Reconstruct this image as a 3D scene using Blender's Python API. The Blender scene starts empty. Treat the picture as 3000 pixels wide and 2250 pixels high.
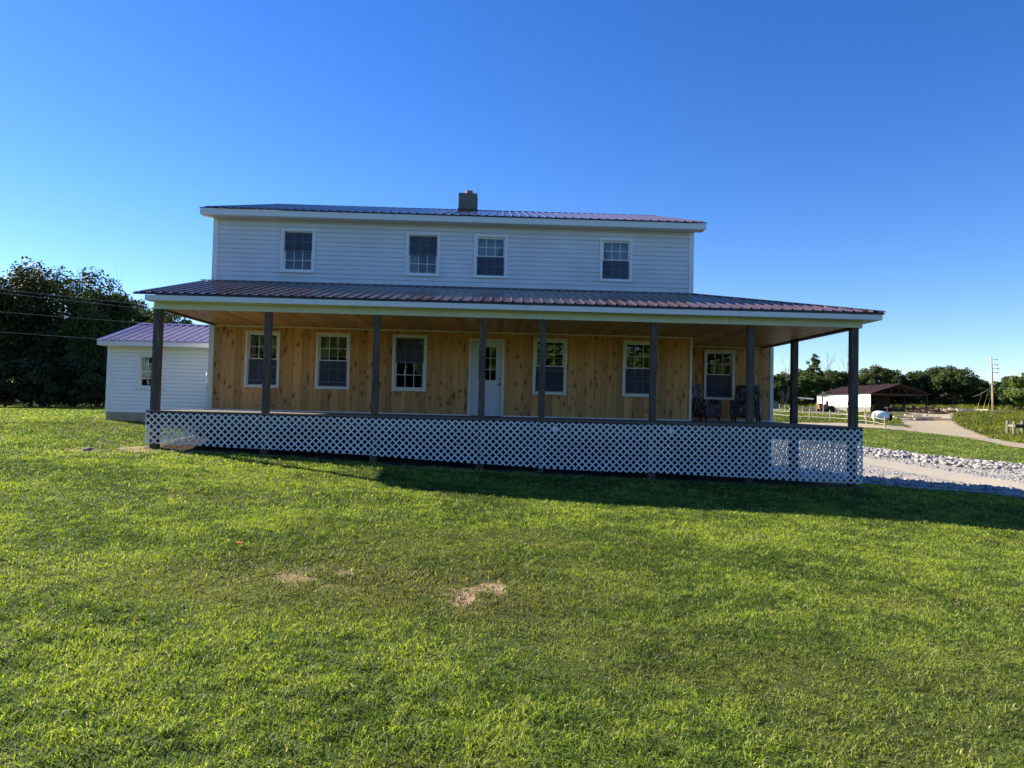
import bpy, math, random
import numpy as np
from mathutils import Vector, Matrix

random.seed(7)
RNG = np.random.default_rng(11)
scene = bpy.context.scene
COL = scene.collection
R = math.radians

# ------------------------------------------------------------------ materials
def new_mat(name):
    m = bpy.data.materials.new(name); m.use_nodes = True
    nt = m.node_tree; nt.nodes.clear()
    out = nt.nodes.new('ShaderNodeOutputMaterial')
    return m, nt, out

class N:
    """small node building helper"""
    def __init__(s, nt): s.nt = nt
    def node(s, t, **kw):
        n = s.nt.nodes.new(t)
        for k, v in kw.items():
            if k.startswith('i_'):
                n.inputs[k[2:].replace('_', ' ')].default_value = v
            else: setattr(n, k, v)
        return n
    def link(s, a, b): s.nt.links.new(a, b)
    def coord(s, scale=(1, 1, 1), rot=(0, 0, 0), loc=(0, 0, 0), src=None):
        mp = s.node('ShaderNodeMapping'); mp.inputs['Scale'].default_value = scale
        mp.inputs['Rotation'].default_value = rot; mp.inputs['Location'].default_value = loc
        if src is None:
            g = s.node('ShaderNodeNewGeometry'); src = g.outputs['Position']
        s.link(src, mp.inputs['Vector']); return mp.outputs['Vector']
    def noise(s, vec, scale, detail=3, rough=.55):
        n = s.node('ShaderNodeTexNoise'); n.inputs['Scale'].default_value = scale
        n.inputs['Detail'].default_value = detail; n.inputs['Roughness'].default_value = rough
        s.link(vec, n.inputs['Vector']); return n.outputs['Fac']
    def ramp(s, fac, stops):
        n = s.node('ShaderNodeValToRGB'); cr = n.color_ramp
        while len(cr.elements) < len(stops): cr.elements.new(.5)
        for e, (p, c) in zip(cr.elements, stops):
            e.position = p; e.color = (*c, 1) if len(c) == 3 else c
        s.link(fac, n.inputs['Fac']); return n.outputs['Color']
    def mix(s, fac, a, b, blend='MIX'):
        n = s.node('ShaderNodeMix', data_type='RGBA', blend_type=blend)
        for sock, v in ((n.inputs[0], fac), (n.inputs[6], a), (n.inputs[7], b)):
            if hasattr(v, 'is_linked') or hasattr(v, 'links'): s.link(v, sock)
            else: sock.default_value = v if not isinstance(v, tuple) else ((*v, 1) if len(v) == 3 else v)
        return n.outputs[2]
    def math(s, op, a, b=None, c=None):
        n = s.node('ShaderNodeMath', operation=op)
        for i, v in enumerate((a, b, c)):
            if v is None: continue
            if hasattr(v, 'links'): s.link(v, n.inputs[i])
            else: n.inputs[i].default_value = v
        return n.outputs[0]
    def attr(s, name):
        n = s.node('ShaderNodeAttribute', attribute_name=name); return n
    def bsdf(s, col, rough=.6, spec=.5, metal=0, bump=None, bstr=.2, bdist=.01, out=None):
        p = s.node('ShaderNodeBsdfPrincipled')
        if hasattr(col, 'links'): s.link(col, p.inputs['Base Color'])
        else: p.inputs['Base Color'].default_value = (*col, 1)
        if hasattr(rough, 'links'): s.link(rough, p.inputs['Roughness'])
        else: p.inputs['Roughness'].default_value = rough
        p.inputs['Metallic'].default_value = metal
        p.inputs['Specular IOR Level'].default_value = spec
        if bump is not None:
            b = s.node('ShaderNodeBump'); b.inputs['Strength'].default_value = bstr
            b.inputs['Distance'].default_value = bdist
            s.link(bump, b.inputs['Height']); s.link(b.outputs['Normal'], p.inputs['Normal'])
        if out is not None: s.link(p.outputs[0], out.inputs['Surface'])
        return p

M = {}
def simple(name, col, rough=.6, spec=.5, var=.12, scale=6, bump=.0, metal=0, stretch=(1, 1, 1)):
    m, nt, out = new_mat(name); h = N(nt)
    v = h.coord(stretch); f = h.noise(v, scale, 5)
    lo = tuple(c * (1 - var) for c in col); hi = tuple(min(1, c * (1 + var)) for c in col)
    c = h.ramp(f, [(.3, lo), (.7, hi)])
    h.bsdf(c, rough, spec, metal, f if bump else None, bump, .01, out)
    M[name] = m; return m

def mat_siding(name, base, dirt=.12):
    m, nt, out = new_mat(name); h = N(nt)
    v = h.coord((1, 1, 1)); f = h.noise(v, .9, 5); g = h.noise(h.coord((14, 14, 1.2)), 1.5, 4)
    r = h.attr('rnd').outputs['Fac']
    c = h.ramp(f, [(.3, tuple(b * (1 - dirt) for b in base)), (.7, base)])
    c = h.mix(h.math('MULTIPLY', g, .10), c, (.45, .43, .36))
    c = h.mix(h.math('MULTIPLY', r, .07), c, (.5, .52, .5))
    h.bsdf(c, .45, .4, 0, h.noise(h.coord((3, 3, 60)), 2, 3), .06, .004, out); M[name] = m
mat_siding('vinyl_siding', (.77, .78, .775), .15)
mat_siding('annex_siding', (.88, .88, .86), .04)

def mat_pine(name, base, dark, vertical=True, along='z'):
    m, nt, out = new_mat(name); h = N(nt)
    g = h.node('ShaderNodeNewGeometry'); pos = g.outputs['Position']
    r = h.attr('rnd').outputs['Fac']
    sep = h.node('ShaderNodeSeparateXYZ'); h.link(pos, sep.inputs[0])
    across, length = (sep.outputs[0], sep.outputs[2]) if along == 'z' else (sep.outputs[0], sep.outputs[1])
    off = h.math('MULTIPLY', r, 37.0)
    cmb = h.node('ShaderNodeCombineXYZ'); h.link(across, cmb.inputs[0])
    h.link(h.math('ADD', length, off), cmb.inputs[1]); h.link(off, cmb.inputs[2])
    p = cmb.outputs[0]
    # growth ring figure, stretched along the board
    fig = h.noise(h.coord((16, .7, 1), src=p), 1.2, 4, .6)
    fine = h.noise(h.coord((160, 3, 1), src=p), 1.0, 3, .6)
    c = h.ramp(r, [(0, tuple(x * .62 for x in base)), (.35, tuple(x * .88 for x in base)), (.7, base),
                   (1, tuple(min(1, x * 1.16) for x in base))])
    c = h.mix(h.ramp(fig, [(.42, (0, 0, 0)), (.68, (.5, .5, .5))]), c, tuple(x * y for x, y in zip(base, (.62, .45, .3))))
    c = h.mix(h.math('MULTIPLY', fine, .2), c, tuple(x * .6 for x in base))
    def knots(scale, thr, rad, loc):
        vor = h.node('ShaderNodeTexVoronoi', voronoi_dimensions='2D'); vor.inputs['Scale'].default_value = 1
        wob = h.noise(h.coord((9, 9, 1), src=p), 1, 2)
        mp = h.coord((*scale, 1), rot=(0, 0, loc[2]), loc=(loc[0], loc[1], 0), src=p)
        ad = h.node('ShaderNodeVectorMath', operation='ADD'); h.link(mp, ad.inputs[0])
        cw = h.node('ShaderNodeCombineXYZ'); h.link(h.math('MULTIPLY', wob, .22), cw.inputs[0]); h.link(h.math('MULTIPLY', wob, .16), cw.inputs[1])
        h.link(cw.outputs[0], ad.inputs[1]); h.link(ad.outputs[0], vor.inputs['Vector'])
        sc = h.node('ShaderNodeSeparateColor'); h.link(vor.outputs['Color'], sc.inputs[0])
        keep = h.math('GREATER_THAN', sc.outputs[0], thr)
        rr = h.math('MULTIPLY', h.math('ADD', h.math('MULTIPLY', sc.outputs[1], 1.0), .35), rad)
        mr = h.node('ShaderNodeMapRange', interpolation_type='SMOOTHSTEP')
        h.link(vor.outputs['Distance'], mr.inputs['Value']); h.link(h.math('MULTIPLY', rr, .5), mr.inputs['From Min']); h.link(rr, mr.inputs['From Max'])
        mr.inputs['To Min'].default_value = 1; mr.inputs['To Max'].default_value = 0
        halo = h.node('ShaderNodeMapRange', interpolation_type='SMOOTHSTEP')
        h.link(vor.outputs['Distance'], halo.inputs['Value']); h.link(rr, halo.inputs['From Min']); h.link(h.math('MULTIPLY', rr, 2.6), halo.inputs['From Max'])
        halo.inputs['To Min'].default_value = .4; halo.inputs['To Max'].default_value = 0
        return h.math('MULTIPLY', mr.outputs[0], keep), h.math('MULTIPLY', halo.outputs[0], keep)
    for a in (((3.4, 2.9), .58, .115, (0, 0, 0)), ((4.6, 1.8), .70, .15, (3.3, 1.7, .62)), ((5.2, 1.9), .74, .15, (8.3, 5.7, -.55)), ((2.0, 1.9), .60, .085, (4.1, 9.7, .1))):
        k, hl = knots(*a)
        c = h.mix(hl, c, tuple(x * y for x, y in zip(base, (.6, .38, .22))))
        c = h.mix(h.math('MULTIPLY', k, .9), c, dark)
    h.bsdf(c, .5, .3, 0, fine, .12, .003, out); M[name] = m
mat_pine('pine_board', (.68, .355, .112), (.15, .052, .02))
mat_pine('pine_ceiling', (.70, .39, .14), (.12, .04, .015), along='y')

def mat_metal(name, col):
    m, nt, out = new_mat(name); h = N(nt)
    f = h.noise(h.coord((.6, .6, .6)), 2, 4)
    c = h.ramp(f, [(.3, tuple(x * .8 for x in col)), (.7, tuple(x * 1.15 for x in col))])
    rg = h.node('ShaderNodeMapRange'); h.link(h.noise(h.coord((1, 1, 1)), 5, 4), rg.inputs[0]); rg.inputs[3].default_value = .17; rg.inputs[4].default_value = .30
    h.bsdf(c, rg.outputs[0], .9, .0, h.noise(h.coord((1, 1, 1)), 1.6, 2), .04, .02, out); M[name] = m
mat_metal('burgundy_metal', (.072, .036, .037))
mat_metal('plum_metal', (.10, .06, .11))
simple('barn_metal', (.125, .062, .052), .6, .25, .15, 1.5)

simple('white_paint', (.74, .76, .74), .5, .4, .05)
simple('cream_vinyl', (.72, .70, .58), .4, .45, .04)
simple('white_vinyl', (.80, .80, .77), .35, .5, .03)
simple('lattice_vinyl', (.76, .77, .76), .4, .45, .08, 2.5)
simple('green_white_paint', (.60, .64, .50), .5, .4, .06)
simple('brown_stain', (.10, .055, .033), .7, .3, .35, 4, .1)
def mat_post():
    m, nt, out = new_mat('weathered_post'); h = N(nt)
    g = h.noise(h.coord((40, 40, 2.0)), 1, 5, .65); w = h.noise(h.coord((3, 3, 1.2)), 1.2, 3)
    c = h.ramp(g, [(.25, (.045, .033, .024)), (.5, (.11, .083, .062)), (.78, (.23, .18, .135))])
    c = h.mix(h.ramp(w, [(.45, (0, 0, 0)), (.7, (.6, .6, .6))]), c, (.055, .045, .035))
    vor = h.node('ShaderNodeTexVoronoi'); h.link(h.coord((9, 9, 4)), vor.inputs['Vector']); vor.inputs['Scale'].default_value = 1
    k = h.ramp(vor.outputs['Distance'], [(.10, (1, 1, 1)), (.2, (0, 0, 0))])
    c = h.mix(h.mix(.75, (0, 0, 0), k), c, (.03, .016, .01))
    h.bsdf(c, .8, .25, 0, g, .5, .006, out); M['weathered_post'] = m
mat_post()
def mat_deck():
    m, nt, out = new_mat('deck_board'); h = N(nt)
    g = h.noise(h.coord((2, 50, 50)), 1, 5, .6); r = h.attr('rnd').outputs['Fac']
    c = h.ramp(g, [(.3, (.10, .08, .06)), (.7, (.20, .165, .13))])
    c = h.mix(h.math('MULTIPLY', r, .5), c, (.15, .12, .10))
    h.bsdf(c, .75, .3, 0, g, .3, .004, out); M['deck_board'] = m
mat_deck()
def mat_block(name, base, bw=.4, bh=.2):
    m, nt, out = new_mat(name); h = N(nt)
    g = h.node('ShaderNodeNewGeometry'); sp = h.node('ShaderNodeSeparateXYZ'); h.link(g.outputs['Position'], sp.inputs[0])
    cb = h.node('ShaderNodeCombineXYZ'); h.link(h.math('ADD', sp.outputs[0], sp.outputs[1]), cb.inputs[0]); h.link(sp.outputs[2], cb.inputs[1])
    b = h.node('ShaderNodeTexBrick'); h.link(cb.outputs[0], b.inputs['Vector']); b.inputs['Scale'].default_value = 1
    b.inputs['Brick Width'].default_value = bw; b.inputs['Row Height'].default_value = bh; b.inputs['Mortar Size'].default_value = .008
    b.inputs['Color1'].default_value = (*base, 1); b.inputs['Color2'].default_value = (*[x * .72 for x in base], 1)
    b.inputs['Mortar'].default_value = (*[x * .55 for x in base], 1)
    f = h.noise(h.coord((1, 1, 1)), 9, 6)
    c = h.mix(h.math('MULTIPLY', f, .5), b.outputs['Color'], tuple(x * .6 for x in base))
    h.bsdf(c, .9, .2, 0, f, .4, .01, out); M[name] = m
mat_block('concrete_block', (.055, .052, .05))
mat_block('chimney_block', (.19, .195, .185))
simple('concrete', (.40, .37, .32), .9, .2, .25, 4, .3)
simple('tan_concrete', (.40, .32, .21), .9, .2, .25, 4, .3)
simple('clay_tile', (.33, .12, .06), .7, .3, .2)
simple('dark_metal', (.03, .025, .028), .45, .5, .2)
simple('steel', (.35, .34, .32), .35, .5, .2, metal=1)
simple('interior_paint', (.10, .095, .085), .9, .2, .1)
simple('curtain_cloth', (.55, .57, .60), .9, .1, .08, 8, stretch=(6, 1, 1))
simple('curtain_green', (.52, .50, .36), .9, .1, .12, 8, stretch=(6, 1, 1))
simple('door_paint', (.62, .65, .64), .45, .4, .05, 3)
simple('tarp_white', (.82, .82, .80), .5, .3, .04, 1.5)
simple('barn_board', (.20, .185, .155), .85, .2, .35, 3, 0, stretch=(1, 6, .5))
simple('dark_timber', (.07, .042, .03), .8, .2, .35)
simple('red_timber', (.085, .045, .038), .7, .2, .3)
simple('fence_wood', (.33, .25, .16), .85, .2, .25, 5)
simple('grey_fence_wood', (.20, .195, .15), .85, .2, .25, 5)
simple('rail_white', (.65, .66, .62), .5, .3, .1)
simple('sawn_lumber', (.62, .50, .34), .8, .2, .25, 1.1)
simple('old_lumber', (.20, .12, .075), .85, .2, .4, 1.1)
simple('log_bark', (.13, .085, .055), .9, .2, .4, 8, .4)
simple('log_end', (.55, .38, .2), .85, .2, .2, 6)
simple('drum_white', (.74, .76, .78), .4, .5, .06)
simple('rubber', (.015, .015, .016), .8, .3, .3)
simple('tractor_orange', (.22, .085, .035), .55, .4, .3)
simple('pole_wood', (.42, .30, .19), .85, .2, .25, 3, stretch=(4, 4, .3))
simple('wire_alu', (.30, .31, .32), .5, .5, .05)
simple('guy_yellow', (.30, .27, .05), .5, .4, .1)
simple('grey_sheet', (.22, .23, .25), .5, .4, .15)
simple('soil_crumb', (.44, .32, .155), .95, .1, .35, 60)
simple('leaf_orange', (.42, .10, .02), .7, .3, .3, 30)
simple('bark', (.085, .065, .05), .9, .2, .4, 6, .5)
simple('dead_bark', (.21, .18, .16), .9, .2, .3, 6)
simple('stone_pale', (.33, .25, .17), .9, .2, .35, 3)

def mat_camo():
    m, nt, out = new_mat('camo_cloth'); h = N(nt)
    f = h.noise(h.coord((1, 1, 1)), 7, 6, .7); g = h.noise(h.coord((3, 3, 1.2), loc=(5, 3, 2)), 5, 5, .7)
    c = h.ramp(f, [(.38, (.025, .020, .020)), (.48, (.10, .08, .075)), (.54, (.03, .025, .026)), (.62, (.22, .19, .18))])
    c = h.mix(h.ramp(g, [(.56, (0, 0, 0)), (.64, (.9, .9, .9))]), c, (.50, .45, .46))
    h.bsdf(c, .8, .2, 0, f, .3, .02, out); M['camo_cloth'] = m
mat_camo()

def mat_glass():
    m, nt, out = new_mat('window_glass'); h = N(nt)
    fr = h.node('ShaderNodeFresnel'); fr.inputs['IOR'].default_value = 1.5
    gl = h.node('ShaderNodeBsdfGlossy'); gl.inputs['Roughness'].default_value = .015
    b = h.node('ShaderNodeBump'); b.inputs['Strength'].default_value = .03; b.inputs['Distance'].default_value = .02
    h.link(h.noise(h.coord((1, 1, 1)), 2.2, 1), b.inputs['Height']); h.link(b.outputs[0], gl.inputs['Normal'])
    tr = h.node('ShaderNodeBsdfTransparent'); tr.inputs['Color'].default_value = (.82, .86, .85, 1)
    mx = h.node('ShaderNodeMixShader'); h.link(h.math('ADD', h.math('MULTIPLY', fr.outputs[0], 1.0), .02), mx.inputs[0]); h.link(tr.outputs[0], mx.inputs[1]); h.link(gl.outputs[0], mx.inputs[2])
    h.link(mx.outputs[0], out.inputs['Surface']); M['window_glass'] = m
    m, nt, out = new_mat('insect_screen'); h = N(nt)
    tr = h.node('ShaderNodeBsdfTransparent'); d = h.node('ShaderNodeBsdfDiffuse'); d.inputs['Color'].default_value = (.10, .125, .17, 1)
    mx = h.node('ShaderNodeMixShader'); mx.inputs[0].default_value = .42; h.link(tr.outputs[0], mx.inputs[1]); h.link(d.outputs[0], mx.inputs[2])
    h.link(mx.outputs[0], out.inputs['Surface']); M['insect_screen'] = m
mat_glass()

def mat_leaf(name, c0, c1, trans=.35):
    m, nt, out = new_mat(name); h = N(nt)
    r = h.attr('rnd').outputs['Fac']
    c = h.ramp(r, [(0, c0), (1, c1)])
    d = h.node('ShaderNodeBsdfPrincipled'); h.link(c, d.inputs['Base Color']); d.inputs['Roughness'].default_value = .6; d.inputs['Specular IOR Level'].default_value = .18
    t = h.node('ShaderNodeBsdfTranslucent'); h.link(h.mix(1.0, c, (1.5, 1.5, .55), 'MULTIPLY'), t.inputs['Color'])
    mx = h.node('ShaderNodeMixShader'); mx.inputs[0].default_value = trans
    h.link(d.outputs[0], mx.inputs[1]); h.link(t.outputs[0], mx.inputs[2]); h.link(mx.outputs[0], out.inputs['Surface']); M[name] = m
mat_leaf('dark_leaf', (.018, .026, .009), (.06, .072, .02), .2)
mat_leaf('oak_leaf', (.04, .058, .02), (.085, .11, .035), .3)
mat_leaf('green_leaf', (.03, .055, .014), (.085, .125, .03), .3)
mat_leaf('light_leaf', (.07, .11, .02), (.15, .19, .045), .35)
mat_leaf('weed_leaf', (.07, .10, .02), (.22, .22, .05), .35)

def mat_grass(name):
    m, nt, out = new_mat(name); h = N(nt)
    a = h.attr('col').outputs['Color']
    d = h.node('ShaderNodeBsdfPrincipled'); h.link(a, d.inputs['Base Color']); d.inputs['Roughness'].default_value = .6; d.inputs['Specular IOR Level'].default_value = .14
    t = h.node('ShaderNodeBsdfTranslucent'); h.link(h.mix(1.0, a, (1.35, 1.4, .6), 'MULTIPLY'), t.inputs['Color'])
    mx = h.node('ShaderNodeMixShader'); mx.inputs[0].default_value = .42
    h.link(d.outputs[0], mx.inputs[1]); h.link(t.outputs[0], mx.inputs[2]); h.link(mx.outputs[0], out.inputs['Surface']); M[name] = m
mat_grass('grass_blade')

def mat_ground():
    m, nt, out = new_mat('lawn_soil'); h = N(nt)
    dirt = h.attr('dirt').outputs['Fac']; tint = h.attr('tint').outputs['Fac']
    v = h.coord((1, 1, 1))
    big = h.noise(v, .35, 4); mid = h.noise(v, 2.2, 5, .65); fine = h.noise(v, 26, 4, .7)
    far = h.noise(h.coord((.25, 1.1, 1)), 1.0, 5, .7)
    g = h.ramp(mid, [(.3, (.045, .058, .016)), (.5, (.075, .10, .022)), (.72, (.125, .155, .03))])
    g = h.mix(h.ramp(big, [(.45, (0, 0, 0)), (.7, (.7, .7, .7))]), g, (.105, .10, .03))
    g = h.mix(h.ramp(far, [(.4, (0, 0, 0)), (.65, (.5, .5, .5))]), g, (.055, .08, .018))
    g = h.mix(h.math('MULTIPLY', fine, .55), g, (.04, .05, .012))
    g = h.mix(tint, g, h.ramp(mid, [(.3, (.12, .12, .03)), (.7, (.2, .185, .05))]))
    s = h.ramp(fine, [(.3, (.17, .115, .06)), (.55, (.36, .265, .145)), (.75, (.50, .39, .23))])
    s = h.mix(h.ramp(mid, [(.4, (0, 0, 0)), (.7, (.6, .6, .6))]), s, (.17, .11, .06))
    s = h.mix(h.math('MULTIPLY', h.attr('under_shade').outputs['Fac'], .85), s, (.045, .032, .022))  # shade beneath the porch and house painted into the soil colour
    f = h.math('ADD', dirt, h.math('MULTIPLY', h.math('SUBTRACT', mid, .5), .8))
    f = h.ramp(f, [(.42, (0, 0, 0)), (.58, (1, 1, 1))])
    h.bsdf(h.mix(f, g, s), .95, .1, 0, fine, .5, .02, out); M['lawn_soil'] = m
mat_ground()
def mat_gravel(name, sand, stone, mixpos=.5, band=True):
    m, nt, out = new_mat(name); h = N(nt)
    v = h.coord((1, 1, 1))
    vor = h.node('ShaderNodeTexVoronoi'); h.link(v, vor.inputs['Vector']); vor.inputs['Scale'].default_value = 14
    sc = h.node('ShaderNodeSeparateColor'); h.link(vor.outputs['Color'], sc.inputs[0])
    st = h.ramp(sc.outputs[0], [(0, tuple(x * .45 for x in stone)), (.6, stone), (1, tuple(min(1, x * 1.3) for x in stone))])
    st = h.mix(h.ramp(vor.outputs['Distance'], [(.35, (0, 0, 0)), (.7, (.8, .8, .8))]), st, tuple(x * .4 for x in stone))
    fine = h.noise(v, 40, 4, .7)
    sa = h.ramp(fine, [(.3, tuple(x * .75 for x in sand)), (.7, tuple(x * 1.1 for x in sand))])
    bandf = h.noise(h.coord((.12, .5, 1), rot=(0, 0, -.55)), 1.6, 4)
    f = h.ramp(h.math('ADD', bandf, h.math('MULTIPLY', h.math('SUBTRACT', h.noise(v, 5, 4), .5), .5)), [(mixpos - .06, (0, 0, 0)), (mixpos + .06, (1, 1, 1))])
    hh = h.math('MULTIPLY', vor.outputs['Distance'], -1.0)
    h.bsdf(h.mix(f, sa, st), .92, .15, 0, hh, .7, .03, out); M[name] = m
mat_gravel('gravel', (.42, .36, .28), (.38, .37, .35), .53)
mat_gravel('dirt_track', (.44, .34, .20), (.46, .41, .31), .54)
def mat_rock():
    m, nt, out = new_mat('limestone'); h = N(nt)
    r = h.attr('rnd').outputs['Fac']; f = h.noise(h.coord((1, 1, 1)), 14, 4)
    c = h.ramp(r, [(0, (.12, .11, .105)), (.4, (.26, .245, .23)), (.75, (.38, .36, .335)), (1, (.44, .38, .29))])
    c = h.mix(h.math('MULTIPLY', f, .35), c, (.25, .23, .21))
    h.bsdf(c, .9, .2, 0, f, .4, .02, out); M['limestone'] = m
mat_rock()

# ------------------------------------------------------------------ object helpers
def tag(o, label=None, cat=None, group=None, kind=None):
    if label: o['label'] = label
    if cat: o['category'] = cat
    if group: o['group'] = group
    if kind: o['kind'] = kind
    return o
def empty(name, loc, label, cat, group=None, rz=0):
    o = bpy.data.objects.new(name, None); o.empty_display_size = .3
    COL.objects.link(o); o.location = loc; o.rotation_euler = (0, 0, rz)
    return tag(o, label, cat, group)
def root_of(o):
    while o.parent: o = o.parent
    return o

class MB:
    def __init__(s): s.v = []; s.f = []; s.r = []
    def face(s, pts, r=.5):
        n = len(s.v); s.v += [tuple(p) for p in pts]; s.f.append(tuple(range(n, n + len(pts)))); s.r.append(r)
    def box(s, x0, x1, y0, y1, z0, z1, r=.5, M4=None):
        c = [(x, y, z) for x in (x0, x1) for y in (y0, y1) for z in (z0, z1)]
        if M4 is not None: c = [tuple(M4 @ Vector(p)) for p in c]
        n = len(s.v); s.v += c
        for q in ((0, 1, 3, 2), (4, 6, 7, 5), (0, 4, 5, 1), (2, 3, 7, 6), (0, 2, 6, 4), (1, 5, 7, 3)):
            s.f.append(tuple(n + i for i in q)); s.r.append(r)
    def bar(s, a, b, w, h, r=.5, up=(0, 0, 1)):
        a = Vector(a); b = Vector(b); d = (b - a); L = d.length; d.normalize()
        u = Vector(up)
        if abs(d.dot(u)) > .98: u = Vector((1, 0, 0))
        sd = d.cross(u).normalized(); u = sd.cross(d)
        Mx = Matrix((( d.x, sd.x, u.x, a.x), (d.y, sd.y, u.y, a.y), (d.z, sd.z, u.z, a.z), (0, 0, 0, 1)))
        s.box(0, L, -w / 2, w / 2, -h / 2, h / 2, r, Mx)
    def tube(s, pts, rad, n=8, r=.5, cap=True):
        pts = [Vector(p) for p in pts]; rings = []
        for i, p in enumerate(pts):
            d = (pts[min(i + 1, len(pts) - 1)] - pts[max(i - 1, 0)]).normalized()
            u = Vector((0, 0, 1)) if abs(d.z) < .9 else Vector((1, 0, 0))
            a = d.cross(u).normalized(); b = d.cross(a)
            rr = rad[i] if isinstance(rad, (list, tuple)) else rad
            n0 = len(s.v); rings.append(n0)
            s.v += [tuple(p + (a * math.cos(t) + b * math.sin(t)) * rr) for t in [2 * math.pi * k / n for k in range(n)]]
        for i in range(len(rings) - 1):
            for k in range(n):
                s.f.append((rings[i] + k, rings[i] + (k + 1) % n, rings[i + 1] + (k + 1) % n, rings[i + 1] + k)); s.r.append(r)
        if cap:
            s.f.append(tuple(rings[0] + k for k in range(n))); s.r.append(r)
            s.f.append(tuple(rings[-1] + k for k in reversed(range(n)))); s.r.append(r)
    def prism(s, poly, axis, a, b, r=.5):
        """poly in the two other axes, extruded along axis from a to b"""
        def P(q, t):
            return {'x': (t, q[0], q[1]), 'y': (q[0], t, q[1]), 'z': (q[0], q[1], t)}[axis]
        n = len(poly); n0 = len(s.v)
        s.v += [P(q, a) for q in poly] + [P(q, b) for q in poly]
        s.f.append(tuple(n0 + i for i in range(n))); s.f.append(tuple(n0 + n + i for i in reversed(range(n)))); s.r += [r, r]
        for i in range(n):
            j = (i + 1) % n; s.f.append((n0 + i, n0 + j, n0 + n + j, n0 + n + i)); s.r.append(r)
    def build(s, name, mat, parent=None, bevel=0, smooth=False, fix=True):
        me = bpy.data.meshes.new(name); me.from_pydata(s.v, [], s.f); me.update()
        at = me.attributes.new('rnd', 'FLOAT', 'FACE'); at.data.foreach_set('value', s.r)
        if fix:
            import bmesh
            bm = bmesh.new(); bm.from_mesh(me); bmesh.ops.recalc_face_normals(bm, faces=bm.faces); bm.to_mesh(me); bm.free()
        me.materials.append(M[mat] if isinstance(mat, str) else mat)
        if smooth: me.polygons.foreach_set('use_smooth', [True] * len(me.polygons))
        o = bpy.data.objects.new(name, me); COL.objects.link(o)
        if parent is not None:
            o.parent = parent
            r0 = root_of(parent)
            if parent is r0 and not s_local.get(r0.name): o.location = -Vector(r0.location)
        if bevel:
            b = o.modifiers.new('bevel', 'BEVEL'); b.width = bevel; b.segments = 2; b.limit_method = 'ANGLE'
        return o
s_local = {}      # roots whose children are modelled in the root's own space
def local(o): s_local[o.name] = True; return o

def np_mesh(name, verts, faces, mat, parent=None, rnd=None, col=None, smooth=False, pt=None):
    """verts (n,3), faces: list of arrays of equal-width index rows"""
    me = bpy.data.meshes.new(name)
    verts = np.ascontiguousarray(verts, dtype=np.float32)
    me.vertices.add(len(verts)); me.vertices.foreach_set('co', verts.ravel())
    loops = np.concatenate([f.ravel() for f in faces]).astype(np.int32)
    tot = np.concatenate([np.full(len(f), f.shape[1], np.int32) for f in faces])
    st = np.concatenate([[0], np.cumsum(tot)[:-1]]).astype(np.int32)
    me.loops.add(len(loops)); me.loops.foreach_set('vertex_index', loops)
    me.polygons.add(len(tot)); me.polygons.foreach_set('loop_start', st)
    try: me.polygons.foreach_set('loop_total', tot)
    except Exception: pass
    if smooth: me.polygons.foreach_set('use_smooth', np.ones(len(tot), bool))
    me.update(calc_edges=True); me.validate()
    if rnd is not None:
        a = me.attributes.new('rnd', 'FLOAT', 'FACE'); a.data.foreach_set('value', np.ascontiguousarray(rnd, np.float32))
    if col is not None:
        a = me.attributes.new('col', 'FLOAT_COLOR', 'POINT'); a.data.foreach_set('color', np.ascontiguousarray(col, np.float32).ravel())
    if pt:
        for k, v in pt.items():
            a = me.attributes.new(k, 'FLOAT', 'POINT'); a.data.foreach_set('value', np.ascontiguousarray(v, np.float32))
    me.materials.append(M[mat])
    o = bpy.data.objects.new(name, me); COL.objects.link(o)
    if parent is not None: o.parent = parent
    return o

# ------------------------------------------------------------------ terrain
CAM = np.array([7.58129, -18.18902, .30017]); YAW, PITCH, ROLL = .0234, .03324, .02413
CTRL = np.array([
 (0,-3.1,-.80),(2.4,-3.1,-.87),(6,-3.1,-1.05),(8.5,-3.1,-1.15),(12,-3.1,-1.26),(15.8,-3.1,-1.36),
 (5.9,-6.8,-1.15),(7.9,-6.9,-1.27),(16.2,-7.1,-1.58),(0,-7,-.98),(7.6,-18,-1.32),(0,-14,-1.2),(15,-14,-1.45),(-8,-12,-1.08),(7,-12,-1.31),
 (24,-12,-1.7),(-4,-3,-.72),(-3.5,1.2,-.345),(-8,0,-.55),(0.5,0,-.62),(.5,6,-.42),(8,6,-.8),(8,0,-.95),(15,0,-1.42),(16.5,6,-1.7),(-9,6,-.48),(-3,8,-.38),
 (20.4,5.7,-1.985),(23.6,5.6,-2.13),(23.5,11.4,-1.87),(30,23,-1.68),(31.3,17.2,-1.91),(33,14.2,-1.97),(23.0,1.5,-1.98),(18.5,-1,-1.62),(43,47,-.94),(47.66,50.96,-.6),(42.29,56.08,-.45),(70.91,95.41,.6),(80.81,96.17,1.04),
 (44.2,37,-1.2),(45.3,33.9,-1.66),(44.8,29,-1.93),(70.96,116.42,.89),(84.44,85.07,1.06),(59,48.71,-1.07),(61.6,65.63,-.09),(77.38,70.23,.87),(-29.64,37.76,-.67),(-21.25,32.55,-.51),(-14.21,12.39,-.75),
 (48.7,34,-1.93),(49.5,44.9,-1.25),(36.8,51,-.8),(20,25,-.9),(5,30,-.6),(52.67,90.83,.8),(20,60,-.4),
 (90,130,1.6),(60,150,1.5),(120,100,1.8),(0,90,-.2),(-60,60,-.8),(-60,0,-1.5),(0,-60,-1.2),(60,-40,-2.5),(80,10,-2),(130,40,0)], float)
MQ = 2.0
def _phi(a, b): return np.sqrt(((a[:, None, :] - b[None]) ** 2).sum(-1) + MQ * MQ)
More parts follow.
